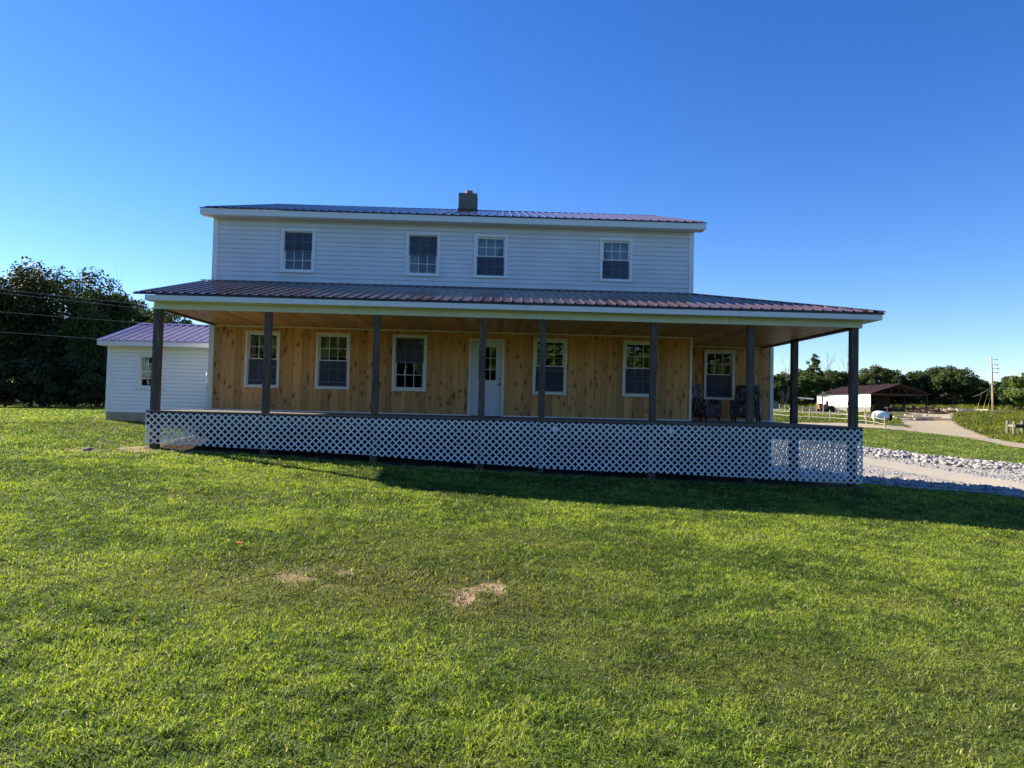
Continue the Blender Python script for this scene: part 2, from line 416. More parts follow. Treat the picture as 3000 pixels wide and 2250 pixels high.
_A = _phi(CTRL[:, :2], CTRL[:, :2]); _Pm = np.c_[np.ones(len(CTRL)), CTRL[:, :2]]
_K = np.block([[_A - 1e-2 * np.eye(len(CTRL)), _Pm], [_Pm.T, np.zeros((3, 3))]])
_W = np.linalg.solve(_K, np.r_[CTRL[:, 2], 0, 0, 0])
def gz(x, y):
    x = np.atleast_1d(np.asarray(x, float)); y = np.atleast_1d(np.asarray(y, float)); sh = x.shape
    # far beyond the controls hold the value at the rim
    rr = np.maximum(1, np.hypot(x - 20, y - 30) / 130.0); x = 20 + (x - 20) / rr; y = 30 + (y - 30) / rr
    p = np.c_[x.ravel(), y.ravel()]; o = np.empty(len(p))
    for i in range(0, len(p), 20000):
        q = p[i:i + 20000]; o[i:i + 20000] = _phi(q, CTRL[:, :2]) @ _W[:-3] + _W[-3] + q @ _W[-2:]
    return o.reshape(sh)
def g1(x, y): return float(gz(x, y)[0])

def _hash(ix, iy, s):
    h = (ix.astype(np.int64) * 374761393 + iy.astype(np.int64) * 668265263 + s * 1442695041) & 0x7fffffff
    h = ((h ^ (h >> 13)) * 1274126177) & 0x7fffffff
    return ((h ^ (h >> 16)) & 0xffff) / 65535.0
def vn(x, y, s=0):
    ix = np.floor(x); iy = np.floor(y); fx = x - ix; fy = y - iy
    fx = fx * fx * (3 - 2 * fx); fy = fy * fy * (3 - 2 * fy)
    a = _hash(ix, iy, s); b = _hash(ix + 1, iy, s); c = _hash(ix, iy + 1, s); d = _hash(ix + 1, iy + 1, s)
    return (a * (1 - fx) + b * fx) * (1 - fy) + (c * (1 - fx) + d * fx) * fy
def fbm(x, y, s=0, o=4):
    t = 0; w = .5
    for k in range(o): t = t + w * vn(x, y, s + k); x = x * 2.03 + 7.1; y = y * 2.03 + 3.7; w *= .5
    return t / (1 - .5 ** o)

def in_poly(px, py, poly):
    ins = np.zeros(px.shape, bool); n = len(poly)
    for i in range(n):
        x0, y0 = poly[i]; x1, y1 = poly[(i + 1) % n]
        if y0 == y1: continue
        c = ((y0 > py) != (y1 > py)) & (px < (x1 - x0) * (py - y0) / (y1 - y0) + x0)
        ins ^= c
    return ins
def seg_dist(px, py, line):
    d = np.full(px.shape, 1e9)
    for (x0, y0), (x1, y1) in zip(line[:-1], line[1:]):
        dx, dy = x1 - x0, y1 - y0; t = np.clip(((px - x0) * dx + (py - y0) * dy) / (dx * dx + dy * dy), 0, 1)
        d = np.minimum(d, np.hypot(px - x0 - t * dx, py - y0 - t * dy))
    return d

LOT = [(16.4, 1.0), (18.6, 1.8), (21.6, 2.7), (22.4, .8), (26, -1.5), (36, -7), (48, 4), (33.4, 13.8), (31.5, 17.0), (30.0, 22.6), (25, 34), (11, 36), (10, 13.5), (15.7, 13.5)]
ROAD = [(72, 14), (57, 26), (49.3, 34), (49.4, 40.5), (49.6, 45.0), (48, 47.2), (43.6, 50.3), (36.8, 51.2), (20, 54), (0, 58)]
BRANCH = [(49.6, 43.3), (54, 53), (60.5, 64.5), (67, 74), (74.5, 83.5), (80, 92)]
PATCH = [(7.36, -12.32, .22, .27, .95), (7.58, -12.02, .16, .34, .68), (7.1, -12.2, .2, .2, .42), (5.85, -12.06, .6, .42, .56), (6.35, -11.7, .35, .3, .56), 
         (7.75, -12.65, .4, .25, .45), (-.75, -3.75, .62, .24, .95), (.1, -3.6, .6, .22, .95), (.9, -3.7, .5, .2, .7)]
def dirt_at(x, y):
    d = np.zeros(x.shape)
    for (px, py, rx, ry, a) in PATCH:
        d = np.maximum(d, a * np.exp(-(((x - px) / rx) ** 2 + ((y - py) / ry) ** 2) ** 1.2 * .8))
    q = fbm(x * 6.5, y * 3.6, 44, 4); d = np.where(y < -5, d * 1.35 * np.clip((q - .38) / .2, 0, 1), d * np.clip(.45 + (q - .3) * 2, 0, 1.1))
    edge = -3.42 + .22 * (fbm(x * 1.3, y * 0, 5, 3) - .5) * 2 + np.clip((x - 8) * .02, 0, .2)
    band = np.clip((y - edge) / .12, 0, 1) * (x > -.1 - .5 * np.clip((-2.7 - y) / .4, 0, 1)) * (x < 16.3) * (y < 9)
    d = np.maximum(d, band * np.where((y > -3.2), 1, .95))
    return d
def barren(x, y):
    """places where no grass grows"""
    b = in_poly(x, y, LOT) | (seg_dist(x, y, ROAD) < 2.0) | (seg_dist(x, y, BRANCH) < 2.8)
    b |= seg_dist(x, y, DRIVE) < 1.5
    b |= (x > -.3) & (x < 16.2) & (y > -3.1) & (y < 13)
    b |= (x > -3.4) & (x < .5) & (y > 1.2) & (y < 6)
    return b

def axis_lines(spec):
    out = [spec[0][0]]
    for a, b, st in spec:
        n = max(1, int(round((b - a) / st))); out += list(np.linspace(a, b, n + 1)[1:])
    return np.array(out)
xs = axis_lines([(-900, -120, 60), (-120, -40, 6), (-40, -10, 1.2), (-10, -3, .3), (-3, 18, .14), (18, 32, .35), (32, 100, 1.0), (100, 160, 4), (160, 900, 60)])
ys = axis_lines([(-700, -80, 60), (-80, -24, 4), (-24, -17, .6), (-17, -2.5, .14), (-2.5, 20, .4), (20, 120, 1.0), (120, 180, 4), (180, 1000, 60)])
gx, gy = np.meshgrid(xs, ys)
gh = gz(gx, gy)
near = (gx > -10) & (gx < 30) & (gy > -18) & (gy < 20)
drt = dirt_at(gx, gy)
gh = gh + near * ((fbm(gx * 1.1, gy * 1.1, 31, 3) - .5) * .05 + (fbm(gx * 5, gy * 5, 37, 2) - .5) * .025) - .025 * np.clip(drt, 0, 1) * (gy < -4.2)
nx, ny = len(xs), len(ys)
idx = np.arange(nx * ny).reshape(ny, nx)
quads = np.stack([idx[:-1, :-1], idx[:-1, 1:], idx[1:, 1:], idx[1:, :-1]], -1).reshape(-1, 4)
tint = np.clip((gx - 48) / 8, 0, 1) * np.clip((60 - abs(gy - 60)) / 20, 0, 1) * .8 + np.clip(1 - np.hypot(gx + 9, (gy - 8) * 1.6) / 9, 0, 1) * .5
ground = np_mesh('ground', np.c_[gx.ravel(), gy.ravel(), gh.ravel()], [quads], 'lawn_soil', smooth=True, pt={'dirt': drt.ravel(), 'tint': tint.ravel(), 'under_shade': ((gx > -.1) & (gx < 16.2) & (gy > -3.25) & (gy < 12)).astype(float).ravel()})  # last mask marks the porch and house footprint for the painted soil shade
tag(ground, kind='structure')
def surf(x, y):
    """height of the ground sheet as built"""
    x = np.asarray(x, float); y = np.asarray(y, float)
    i = np.clip(np.searchsorted(xs, x) - 1, 0, nx - 2); j = np.clip(np.searchsorted(ys, y) - 1, 0, ny - 2)
    fx = (x - xs[i]) / (xs[i + 1] - xs[i]); fy = (y - ys[j]) / (ys[j + 1] - ys[j])
    return (gh[j, i] * (1 - fx) + gh[j, i + 1] * fx) * (1 - fy) + (gh[j + 1, i] * (1 - fx) + gh[j + 1, i + 1] * fx) * fy
def s1(x, y): return float(surf(np.array([x]), np.array([y]))[0])

# gravel lot and dirt roads, draped on the ground
def sheet(name, inside, x0, x1, y0, y1, st, mat, lift):
    ax = np.arange(x0, x1 + st, st); ay = np.arange(y0, y1 + st, st); X, Y = np.meshgrid(ax, ay)
    Z = surf(X, Y) + lift
    cx = (X[:-1, :-1] + X[1:, 1:]) / 2; cy = (Y[:-1, :-1] + Y[1:, 1:]) / 2
    jit = (fbm(cx * .9, cy * .9, 51, 3) - .5) * 1.2
    keep = inside(cx + jit, cy + jit * .6)
    I = np.arange(X.size).reshape(X.shape)
    q = np.stack([I[:-1, :-1], I[:-1, 1:], I[1:, 1:], I[1:, :-1]], -1)[keep]
    used = np.unique(q); remap = np.full(X.size, -1); remap[used] = np.arange(len(used))
    o = np_mesh(name, np.c_[X.ravel(), Y.ravel(), Z.ravel()][used], [remap[q]], mat, smooth=True)
    return tag(o, kind='structure')
sheet('gravel_driveway', lambda x, y: in_poly(x, y, LOT) & ~((x < 16.25) & (y < 13)), 10, 49, -8, 37, .25, 'gravel', .012)
sheet('dirt_road', lambda x, y: (seg_dist(x, y, ROAD) < 1.9) & ~(seg_dist(x, y, BRANCH) < 2.7), 0, 74, 12, 61, .5, 'dirt_track', .02)
sheet('farm_track', lambda x, y: (seg_dist(x, y, BRANCH) < 2.7) | (np.hypot(x - 78, (y - 88) * .8) < 7), 42, 90, 35, 100, .5, 'dirt_track', .028)

DRIVE = [(17, 34), (21.0, 26), (23.8, 18), (25.2, 12), (26.0, 8), (26.6, 3), (27.2, -3), (29, -10), (33, -18)]
def mat_sand():
    m, nt, out = new_mat('sandy_track'); h = N(nt); v = h.coord((1, 1, 1))
    f = h.noise(v, 30, 5, .7); g = h.noise(h.coord((1.6, .35, 1)), 1.2, 4)
    c = h.ramp(f, [(.3, (.30, .25, .18)), (.55, (.45, .38, .28)), (.75, (.55, .49, .40))])
    c = h.mix(h.ramp(g, [(.45, (0, 0, 0)), (.6, (.6, .6, .6))]), c, (.36, .33, .29))
    h.bsdf(c, .95, .1, 0, f, .5, .02, out); M['sandy_track'] = m
mat_sand()
sheet('sandy_track', lambda x, y: seg_dist(x, y, DRIVE) < 1.35 + .5 * (fbm(x * .5, y * .5, 66, 2) - .5), 12, 36, -18, 34, .22, 'sandy_track', .02)

# ------------------------------------------------------------------ farmhouse
PF = -2.987          # front face of the porch posts
house = empty('farmhouse', (6.4, 5.0, -1.0), 'white two-storey farmhouse with pine-boarded ground floor behind a long lattice-skirted porch', 'house')
UPW = [('u', 1.76, 2.66), ('u', 5.08, 5.99), ('u', 6.90, 7.80), ('u', 10.29, 11.17)]
UZ = (3.735, 4.90)
LOWW = [(.93, 1.84), (2.79, 3.69), (4.81, 5.72), (8.55, 9.46), (10.96, 11.86)]
LZ = (.655, 2.15)
DOOR = (6.84, 7.79, .0, 2.10)
WY = 2.325; WX1 = 15.97; RW = (13.87, 14.80, .665, 2.17)
EZ = 5.13

def lap(mb, u0, u1, z0, z1, P, openings=(), expo=.1225):
    """lap siding; P(u, z, d) maps wall coordinates and outward offset to the world"""
    k = 0; zb = z0
    while zb < z1 - 1e-6:
        zt = min(zb + expo, z1); r = random.random()
        cuts = sorted({zb, zt} | {z for o in openings for z in (o[2], o[3]) if zb < z < zt})
        for a, b in zip(cuts[:-1], cuts[1:]):
            zm = (a + b) / 2; iv = [(u0, u1)]
            for o in openings:
                if o[2] < zm < o[3]:
                    n = []
                    for s, e in iv:
                        if o[1] <= s or o[0] >= e: n.append((s, e)); continue
                        if o[0] > s: n.append((s, o[0]))
                        if o[1] < e: n.append((o[1], e))
                    iv = n
            def off(z): return .019 - .016 * (z - zb) / expo
            bt = b - .0045 if b == zt and zt < z1 else b
            for s, e in iv:
                mb.face([P(s, a, off(a)), P(e, a, off(a)), P(e, bt, off(b)), P(s, bt, off(b))], r)
                if a == zb: mb.face([P(s, a, -.004), P(e, a, -.004), P(e, a, off(a)), P(s, a, off(a))], r)
        zb = zt; k += 1

def boards(mb, x0, x1, z0, z1, Y, openings=(), wmin=.14, wmax=.235):
    x = x0
    while x < x1 - .01:
        w = random.uniform(wmin, wmax); xe = min(x + w, x1)
        if x1 - xe < .06: xe = x1
        r = random.random(); d = random.uniform(0, .003)
        cuts = sorted({x, xe} | {v for o in openings for v in (o[0], o[1]) if x < v < xe})
        for a, b in zip(cuts[:-1], cuts[1:]):
            xm = (a + b) / 2; iv = [(z0, z1)]
            for o in openings:
                if o[0] < xm < o[1]:
                    n = []
                    for s, e in iv:
                        if o[3] <= s or o[2] >= e: n.append((s, e)); continue
                        if o[2] > s: n.append((s, o[2]))
                        if o[3] < e: n.append((o[3], e))
                    iv = n
            ga = .0022 if a == x else 0; gb = .0022 if b == xe else 0
            for s, e in iv:
                mb.box(a + ga, b - gb, Y - .018 - d, Y + .004, s, e, r)
        x = xe

def wall_holes(mb, x0, x1, z0, z1, y0, y1, openings):
    xc = sorted({x0, x1} | {v for o in openings for v in o[:2]}); 
    for a, b in zip(xc[:-1], xc[1:]):
        xm = (a + b) / 2; iv = [(z0, z1)]
        for o in openings:
            if o[0] < xm < o[1]:
                n = []
                for s, e in iv:
                    if o[3] <= s or o[2] >= e: n.append((s, e)); continue
                    if o[2] > s: n.append((s, o[2]))
                    if o[3] < e: n.append((o[3], e))
                iv = n
        for s, e in iv: mb.box(a, b, y0, y1, s, e)

upo = [(a + .01, b - .01, UZ[0] + .01, UZ[1] - .01) for _, a, b in UPW]
lowo = [(a + .01, b - .01, LZ[0] + .01, LZ[1] - .01) for a, b in LOWW] + [(DOOR[0] + .01, DOOR[1] - .01, -.01, DOOR[3] - .01)]
reco = [(RW[0] + .01, RW[1] - .01, RW[2] + .01, RW[3] - .01)]
# structural shell with holes, a dark inside
mb = MB()
wall_holes(mb, 0.005, 12.795, .0, 5.26, .006, .16, upo + lowo)
wall_holes(mb, 12.80, WX1 - .005, .0, 2.6, WY + .006, WY + .16, reco)
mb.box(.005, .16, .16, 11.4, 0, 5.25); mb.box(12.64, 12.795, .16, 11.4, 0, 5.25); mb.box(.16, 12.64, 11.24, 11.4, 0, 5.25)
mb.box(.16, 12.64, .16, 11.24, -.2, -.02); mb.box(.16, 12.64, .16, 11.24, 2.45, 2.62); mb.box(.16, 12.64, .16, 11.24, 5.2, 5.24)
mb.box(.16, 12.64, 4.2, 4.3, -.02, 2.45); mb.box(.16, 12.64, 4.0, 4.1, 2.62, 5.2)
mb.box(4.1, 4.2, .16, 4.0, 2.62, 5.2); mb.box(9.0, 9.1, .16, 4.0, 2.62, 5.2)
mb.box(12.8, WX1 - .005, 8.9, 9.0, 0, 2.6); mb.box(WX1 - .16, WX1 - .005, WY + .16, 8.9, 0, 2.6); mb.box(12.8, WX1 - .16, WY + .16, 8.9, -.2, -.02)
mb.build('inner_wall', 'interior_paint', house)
# upper siding, front and sides
mb = MB()
lap(mb, 0, 12.8, 3.36, EZ + .05, lambda u, z, d: (u, -d, z), upo)
lap(mb, .0, 11.45, 2.3, EZ + .05, lambda u, z, d: (-d, u, z))
lap(mb, .0, 11.45, -.12, 2.3, lambda u, z, d: (-d, u, z))
lap(mb, .0, 11.45, 2.3, EZ + .05, lambda u, z, d: (12.8 + d, u, z))
lap(mb, 0, 12.8, 2.3, EZ + .05, lambda u, z, d: (u, 11.45 + d, z))
lap(mb, WY, 9.0, -.12, 2.45, lambda u, z, d: (WX1 + d, u, z))
# gables
for gxx, s in ((0, -1), (12.8, 1)):
    for k in range(14):
        z = EZ + .05 + k * .13
        yA = (z - 5.21) / .308; yB = 11.45 - yA
        z2 = z + .13; yA2 = (z2 - 5.21) / .308; yB2 = 11.45 - yA2
        if yB2 < yA2: break
        mb.face([(gxx + s * .016, max(0, yA), z), (gxx + s * .016, min(11.45, yB), z), (gxx + s * .003, yB2, z2), (gxx + s * .003, yA2, z2)], random.random())
mb.build('siding', 'vinyl_siding', house)
# corner boards
for q in ((-.02, .095, -.034, .0, 3.36, EZ + .03), (-.036, -.021, -.034, .09, 2.31, EZ + .03), (12.705, 12.82, -.034, 0, 3.36, EZ + .03), (12.821, 12.836, -.034, .09, 3.36, EZ + .03)):
    mb = MB(); mb.box(*q); mb.build('corner_board', 'white_vinyl', house, .003)
# pine boarding
mb = MB(); boards(mb, .10, 12.79, .045, 2.285, 0, lowo); mb.build('pine_wall', 'pine_board', house)
mb = MB(); boards(mb, 12.815, WX1 - .07, .045, 2.285, WY, reco); mb.build('pine_wall', 'pine_board', house)
mb = MB()      # return wall between the two fronts
boards2 = MB(); boards(boards2, 0.02, WY - .02, .045, 2.285, 0)
boards2.v = [(12.8 - y, x, z) for x, y, z in boards2.v]
boards2.build('pine_wall', 'pine_board', house)
# cream trim
def trim(x0, x1, y0, y1, z0, z1, mat='cream_vinyl'):
    m = MB(); m.box(x0, x1, y0, y1, z0, z1); return m.build('trim', mat, house, .003)
trim(-.025, .10, -.036, .0, -.0, 2.30)
trim(-.036, -.026, -.034, .10, -.0, 2.30)
trim(12.77, 12.835, -.04, -.022, .046, 2.286)
trim(.101, 12.769, -.034, -.022, 2.245, 2.285)
trim(12.84, WX1 - .071, WY - .034, WY - .022, 2.245, 2.285)
trim(WX1 - .07, WX1 + .03, WY - .036, WY, .0, 2.29, 'white_vinyl')
for a, b in ((.101, DOOR[0] - .002), (DOOR[1] + .002, 12.84)): trim(a, b, -.036, -.0215, .0, .058, 'white_vinyl')
trim(12.84, WX1 - .071, WY - .036, WY - .0215, .0, .058, 'white_vinyl')

# windows
GL = .012
def window(x0, x1, z0, z1, Y, screen='low', raised=0.0, cas='cream_vinyl', sash='white_vinyl', parent=None, cw=.062, mid=None, sill=True):
    parent = parent or house
    f = MB()
    f.box(x0, x0 + cw, Y - .040, Y + .012, z0, z1); f.box(x1 - cw, x1, Y - .040, Y + .012, z0, z1)
    f.box(x0 + cw, x1 - cw, Y - .040, Y + .012, z1 - cw, z1); f.box(x0 + cw, x1 - cw, Y - .040, Y + .012, z0, z0 + cw * .8)
    j = .022      # jamb liner
    xa, xb, za, zb = x0 + cw, x1 - cw, z0 + cw * .8, z1 - cw
    f.box(xa - .004, xa + j, Y + .013, Y + .11, za, zb); f.box(xb - j, xb + .004, Y + .013, Y + .11, za, zb)
    f.box(xa + j, xb - j, Y + .013, Y + .11, zb - j, zb + .004); f.box(xa + j, xb - j, Y + .013, Y + .11, za - .004, za + j)
    if sill: f.box(x0 - .012, x1 + .012, Y - .054, Y - .041, z0 - .012, z0 + .022)
    w = f.build('window', cas, parent, .003)
    xa += j; xb -= j; za += j; zb -= j
    zm = (za + zb) / 2 if mid is None else mid
    def sash_(za, zb, y, top):
        s = MB(); t = .024
        s.box(xa, xa + t, y - .014, y + .014, za, zb); s.box(xb - t, xb, y - .014, y + .014, za, zb)
        s.box(xa + t, xb - t, y - .014, y + .014, za, za + t); s.box(xa + t, xb - t, y - .014, y + .014, zb - t, zb)
        s.build('sash', sash, w, .002)
        gx0, gx1, gz0, gz1 = xa + t, xb - t, za + t, zb - t
        g = MB()
        for k in (1, 2): xx = gx0 + (gx1 - gx0) * k / 3; g.box(xx - .007, xx + .007, y - .0085, y - .0035, gz0, gz1)
        zz = (gz0 + gz1) / 2
        for k in range(3):
            a = gx0 + (gx1 - gx0) * k / 3 + (.0075 if k else 0); b = gx0 + (gx1 - gx0) * (k + 1) / 3 - (.0075 if k < 2 else 0)
            g.box(a, b, y - .0085, y - .0035, zz - .007, zz + .007)
        g.build('muntin', sash, w)
        p = MB(); p.box(gx0 - .01, gx1 + .01, y - .002, y + .002, gz0 - .01, gz1 + .01); p.build('pane', 'window_glass', w)
    sash_(zm - .017, zb, Y + .035, True)
    sash_(za + raised, zm + .017 + raised, Y + .070, False)
    if screen:
        s = MB(); sa, sb = (za, zm - .018) if screen == 'low' else (zm - .015, zb)
        yy = Y + .0155
        s.box(xa, xb, yy, yy + .0012, sa, sb); sc = s.build('screen', 'insect_screen', w)
    return w
for i, (_, a, b) in enumerate(UPW):
    window(a, b, UZ[0], UZ[1], -.004, 'up' if i < 2 else 'low', 0, 'white_vinyl', mid=4.325)
for i, (a, b) in enumerate(LOWW):
    window(a, b, LZ[0], LZ[1], -.018, ['low', 'low', 'up', 'low', 'low'][i], [.10, .10, 0, .55, 0][i], mid=1.415)
window(RW[0], RW[1], RW[2], RW[3], WY - .018, 'low', 0, mid=1.43)

# door
mb = MB(); x0, x1, z1 = DOOR[0], DOOR[1], DOOR[3]
mb.box(x0, x0 + .06, -.045, .02, 0, z1); mb.box(x1 - .06, x1, -.045, .02, 0, z1); mb.box(x0 + .06, x1 - .06, -.045, .02, z1 - .055, z1)
mb.box(x0 + .04, x0 + .075, .021, .10, 0, z1 - .02); mb.box(x1 - .075, x1 - .04, .021, .10, 0, z1 - .02); mb.box(x0 + .076, x1 - .076, .021, .10, z1 - .075, z1 - .02)
mb.build('door_frame', 'cream_vinyl', house, .003)
mb = MB(); mb.box(x0 + .06, x1 - .06, -.05, .11, -.002, .035); mb.build('threshold', 'dark_metal', house, .004)
dx0, dx1, dz0, dz1, dy = x0 + .078, x1 - .078, .04, z1 - .078, .045
gx0, gx1, gz0, gz1 = 7.09, 7.58, .985, 1.885
mb = MB()
mb.box(dx0, gx0, dy, dy + .044, dz0, dz1); mb.box(gx1, dx1, dy, dy + .044, dz0, dz1); mb.box(gx0, gx1, dy, dy + .044, dz0, gz0); mb.box(gx0, gx1, dy, dy + .044, gz1, dz1)
# raised panel mouldings below the glass
for a, b in ((7.10, 7.31), (7.37, 7.58)):
    for q in ((a, b, .26, .272), (a, b, .748, .76), (a, a + .012, .273, .747), (b - .012, b, .273, .747)): mb.box(q[0], q[1], dy - .006, dy + .001, q[2], q[3])
door = mb.build('door', 'door_paint', house, .002)
mb = MB()
mb.box(gx0 - .03, gx0 + .012, dy - .012, dy - .001, gz0 - .03, gz1 + .03); mb.box(gx1 - .012, gx1 + .03, dy - .012, dy - .001, gz0 - .03, gz1 + .03)
mb.box(gx0 + .013, gx1 - .013, dy - .012, dy - .001, gz0 - .03, gz0 + .012); mb.box(gx0 + .013, gx1 - .013, dy - .012, dy - .001, gz1 - .012, gz1 + .03)
for k in (1, 2):
    xx = gx0 + (gx1 - gx0) * k / 3; mb.box(xx - .008, xx + .008, dy + .004, dy + .010, gz0 + .013, gz1 - .013)
for k in (1, 2):
    zz = gz0 + (gz1 - gz0) * k / 3
    for q in range(3): mb.box(gx0 + (gx1 - gx0) * q / 3 + .009, gx0 + (gx1 - gx0) * (q + 1) / 3 - .009, dy + .004, dy + .010, zz - .008, zz + .008)
mb.build('muntin', 'door_paint', door, .002)
mb = MB(); mb.box(gx0, gx1, dy + .014, dy + .018, gz0, gz1); mb.build('pane', 'window_glass', door)
def lathe(mb, c, axis, prof, n=16, r=.5):
    """prof: (distance along axis, radius)"""
    a = Vector(axis).normalized(); u = a.orthogonal().normalized(); w = a.cross(u); rings = []
    for t, rad in prof:
        rings.append(len(mb.v)); mb.v += [tuple(Vector(c) + a * t + (u * math.cos(2 * math.pi * k / n) + w * math.sin(2 * math.pi * k / n)) * rad) for k in range(n)]
    for i in range(len(rings) - 1):
        for k in range(n): mb.f.append((rings[i] + k, rings[i] + (k + 1) % n, rings[i + 1] + (k + 1) % n, rings[i + 1] + k)); mb.r.append(r)
    mb.f.append(tuple(rings[0] + k for k in range(n))); mb.f.append(tuple(rings[-1] + k for k in reversed(range(n)))); mb.r += [r, r]
mb = MB(); lathe(mb, (7.665, dy, .90), (0, -1, 0), [(0, .034), (.008, .034), (.012, .014), (.035, .013), (.045, .027), (.062, .029), (.072, .018)]); mb.build('knob', 'steel', door, smooth=True)
mb = MB(); lathe(mb, (7.668, dy, 1.035), (0, -1, 0), [(0, .031), (.014, .031), (.018, .024), (.022, .012)]); mb.build('deadbolt', 'steel', door, smooth=True)

# ribbed metal roof sheets
PROF = [(0, .0), (.06, 0), (.12, 0), (.174, 0), (.190, .027), (.213, .027)]
def ribbed(mb, u0, u1, span, P):
    """profile columns from u0 to u1; span(u)->(v0,v1); P(u,v,h)"""
    us = []
    k = 0
    while True:
        base = u0 + k * .2286
        for du, h in PROF:
            if base + du > u1: break
            us.append((base + du, h))
        k += 1
        if u0 + k * .2286 > u1: break
    prev = None
    for u, h in us:
        v0, v1 = span(u)
        if v1 - v0 < .01: prev = None; continue
        n = len(mb.v); mb.v += [tuple(P(u, v0, h)), tuple(P(u, v1, h))]
        if prev is not None: mb.f.append((prev, n, n + 1, prev + 1)); mb.r.append(.5)
        prev = n
# main roof
RY0, RZ0, RYR, RZR = -.35, 5.295, 5.725, 7.175
sl = (RZR - RZ0) / (RYR - RY0)
mb = MB()
ribbed(mb, -.30, 13.10, lambda u: (RY0 - .03, RYR), lambda u, v, h: (u, v, RZ0 + .03 + sl * (v - RY0) + h))
ribbed(mb, -.30, 13.10, lambda u: (RY0 - .03, RYR), lambda u, v, h: (u, 2 * RYR - v, RZ0 + .03 + sl * (v - RY0) + h))
roof = mb.build('roof', 'burgundy_metal', house)
mb = MB()
for s in (-1, 1):
    mb.prism([(RYR + s * .0, RZR + .056), (RYR + s * .16, RZR + .056 - sl * .16), (RYR + s * .16, RZR + .05 - sl * .16), (RYR, RZR + .05)], 'x', -.31, 13.11)
mb.build('ridge_cap', 'burgundy_metal', roof)
mb = MB()
yb = 2 * RYR - RY0
mb.prism([(RY0, RZ0 + .022), (RYR, RZR + .022), (yb, RZ0 + .022), (yb, RZ0 - .0), (RYR, RZR - .06), (RY0, RZ0 - .0)], 'x', -.285, 13.085)
mb.build('roof_deck', 'dark_metal', house)
mb = MB()       # fascia, soffit and rake boards
mb.box(-.27, 13.07, RY0 + .01, RY0 + .035, 5.135, 5.292); 
mb.box(-.27, 13.07, yb - .035, yb - .01, 5.135, 5.292)
for xa in (-.272, 13.047):
    mb.prism([(RY0 + .036, 5.14), (RYR, RZR - .19), (yb - .036, 5.14), (yb - .036, 5.285), (RYR, RZR - .062), (RY0 + .036, 5.285)], 'x', xa, xa + .025)
mb.build('fascia', 'white_paint', house, .003)
mb = MB()
x = -.246
while x < 13.04:
    mb.box(x + .002, min(x + .30, 13.045) - .002, RY0 + .036, -.018, 5.128, 5.140, random.random()); x += .30
mb.build('soffit', 'vinyl_siding', house, .002)
# chimney
mb = MB(); CHX, CHY = (6.20, 6.81), (4.0, 4.62)
mb.box(CHX[0], CHX[1], CHY[0], CHY[1], 5.3, 7.28); ch = mb.build('chimney', 'chimney_block', house, .006)
mb = MB(); z0 = RZ0 + .055
mb.box(CHX[0] - .02, CHX[1] + .02, CHY[0] - .02, CHY[1] + .02, 6.5, 6.76); mb.build('flashing', 'dark_metal', ch)
mb = MB(); lathe(mb, (6.53, 4.31, 7.27), (0, 0, 1), [(0, .125), (.155, .125), (.155, .105), (.02, .10)], 20); mb.build('flue', 'clay_tile', ch)

# porch roof (front slope, hip corner, right hand slope)
PY0, PZ0, PZT = -3.37, 2.585, 3.45
ps = (PZT - PZ0) / (0 - PY0)
XL, XR = -.31, 16.16
mb = MB()
ribbed(mb, XL, XR, lambda u: (PY0 - .02, 0 if u <= 12.8 else -(u - 12.8)), lambda u, v, h: (u, v, PZ0 + ps * (v - PY0) + h))
ribbed(mb, PY0 - .02, 9.2, lambda v: (12.8 if v >= 0 else 12.8 - v, XR + .02), lambda v, u, h: (u, v, PZ0 + ps * (XR - u) * (-PY0 / (XR - 12.8)) + h))
proof = mb.build('porch_roof', 'burgundy_metal', house)
mb = MB(); mb.bar((12.82, -.02, PZT + .015), (XR, PY0 - .01, PZ0 + .018), .16, .014); mb.bar((XL, -.012, PZT + .016), (12.83, -.012, PZT + .016), .05, .02)
mb.build('hip_cap', 'burgundy_metal', proof)
mb = MB()      # dark roof deck edge under the sheets
mb.prism([(PY0, PZ0 - .012), (-.02, PZT - .012), (-.02, PZT - .06), (PY0, PZ0 - .05)], 'x', XL + .015, 12.8)
hv = [(12.8, PY0), (XR - .01, PY0), (12.8, 0.01)]
zt = lambda x, y: PZ0 - .012 + ps * (y - PY0)
mb.face([(12.8, PY0, zt(0, PY0)), (XR - .02, PY0, zt(0, PY0)), (12.8, -.01, zt(0, -.01))]); mb.face([(12.8, PY0, zt(0, PY0) - .035), (XR - .02, PY0, zt(0, PY0) - .035), (12.8, -.01, zt(0, -.01) - .035)])
zx = lambda x: PZ0 - .012 + ps * (XR - x)
mb.face([(XR - .02, PY0, zx(XR)), (XR - .02, 9.2, zx(XR)), (12.82, 9.2, zx(12.82)), (12.82, -.01, zx(12.82))]); mb.face([(XR - .02, PY0, zx(XR) - .035), (XR - .02, 9.2, zx(XR) - .035), (12.82, 9.2, zx(12.82) - .035), (12.82, -.01, zx(12.82) - .035)])
mb.face([(12.8, PY0, zt(0, PY0)), (XR - .02, PY0, zt(0, PY0)), (XR - .02, PY0, zt(0, PY0) - .035), (12.8, PY0, zt(0, PY0) - .035)])
mb.face([(XR - .02, PY0, zx(XR)), (XR - .02, 9.2, zx(XR)), (XR - .02, 9.2, zx(XR) - .035), (XR - .02, PY0, zx(XR) - .035)])
mb.build('roof_deck', 'dark_metal', house)
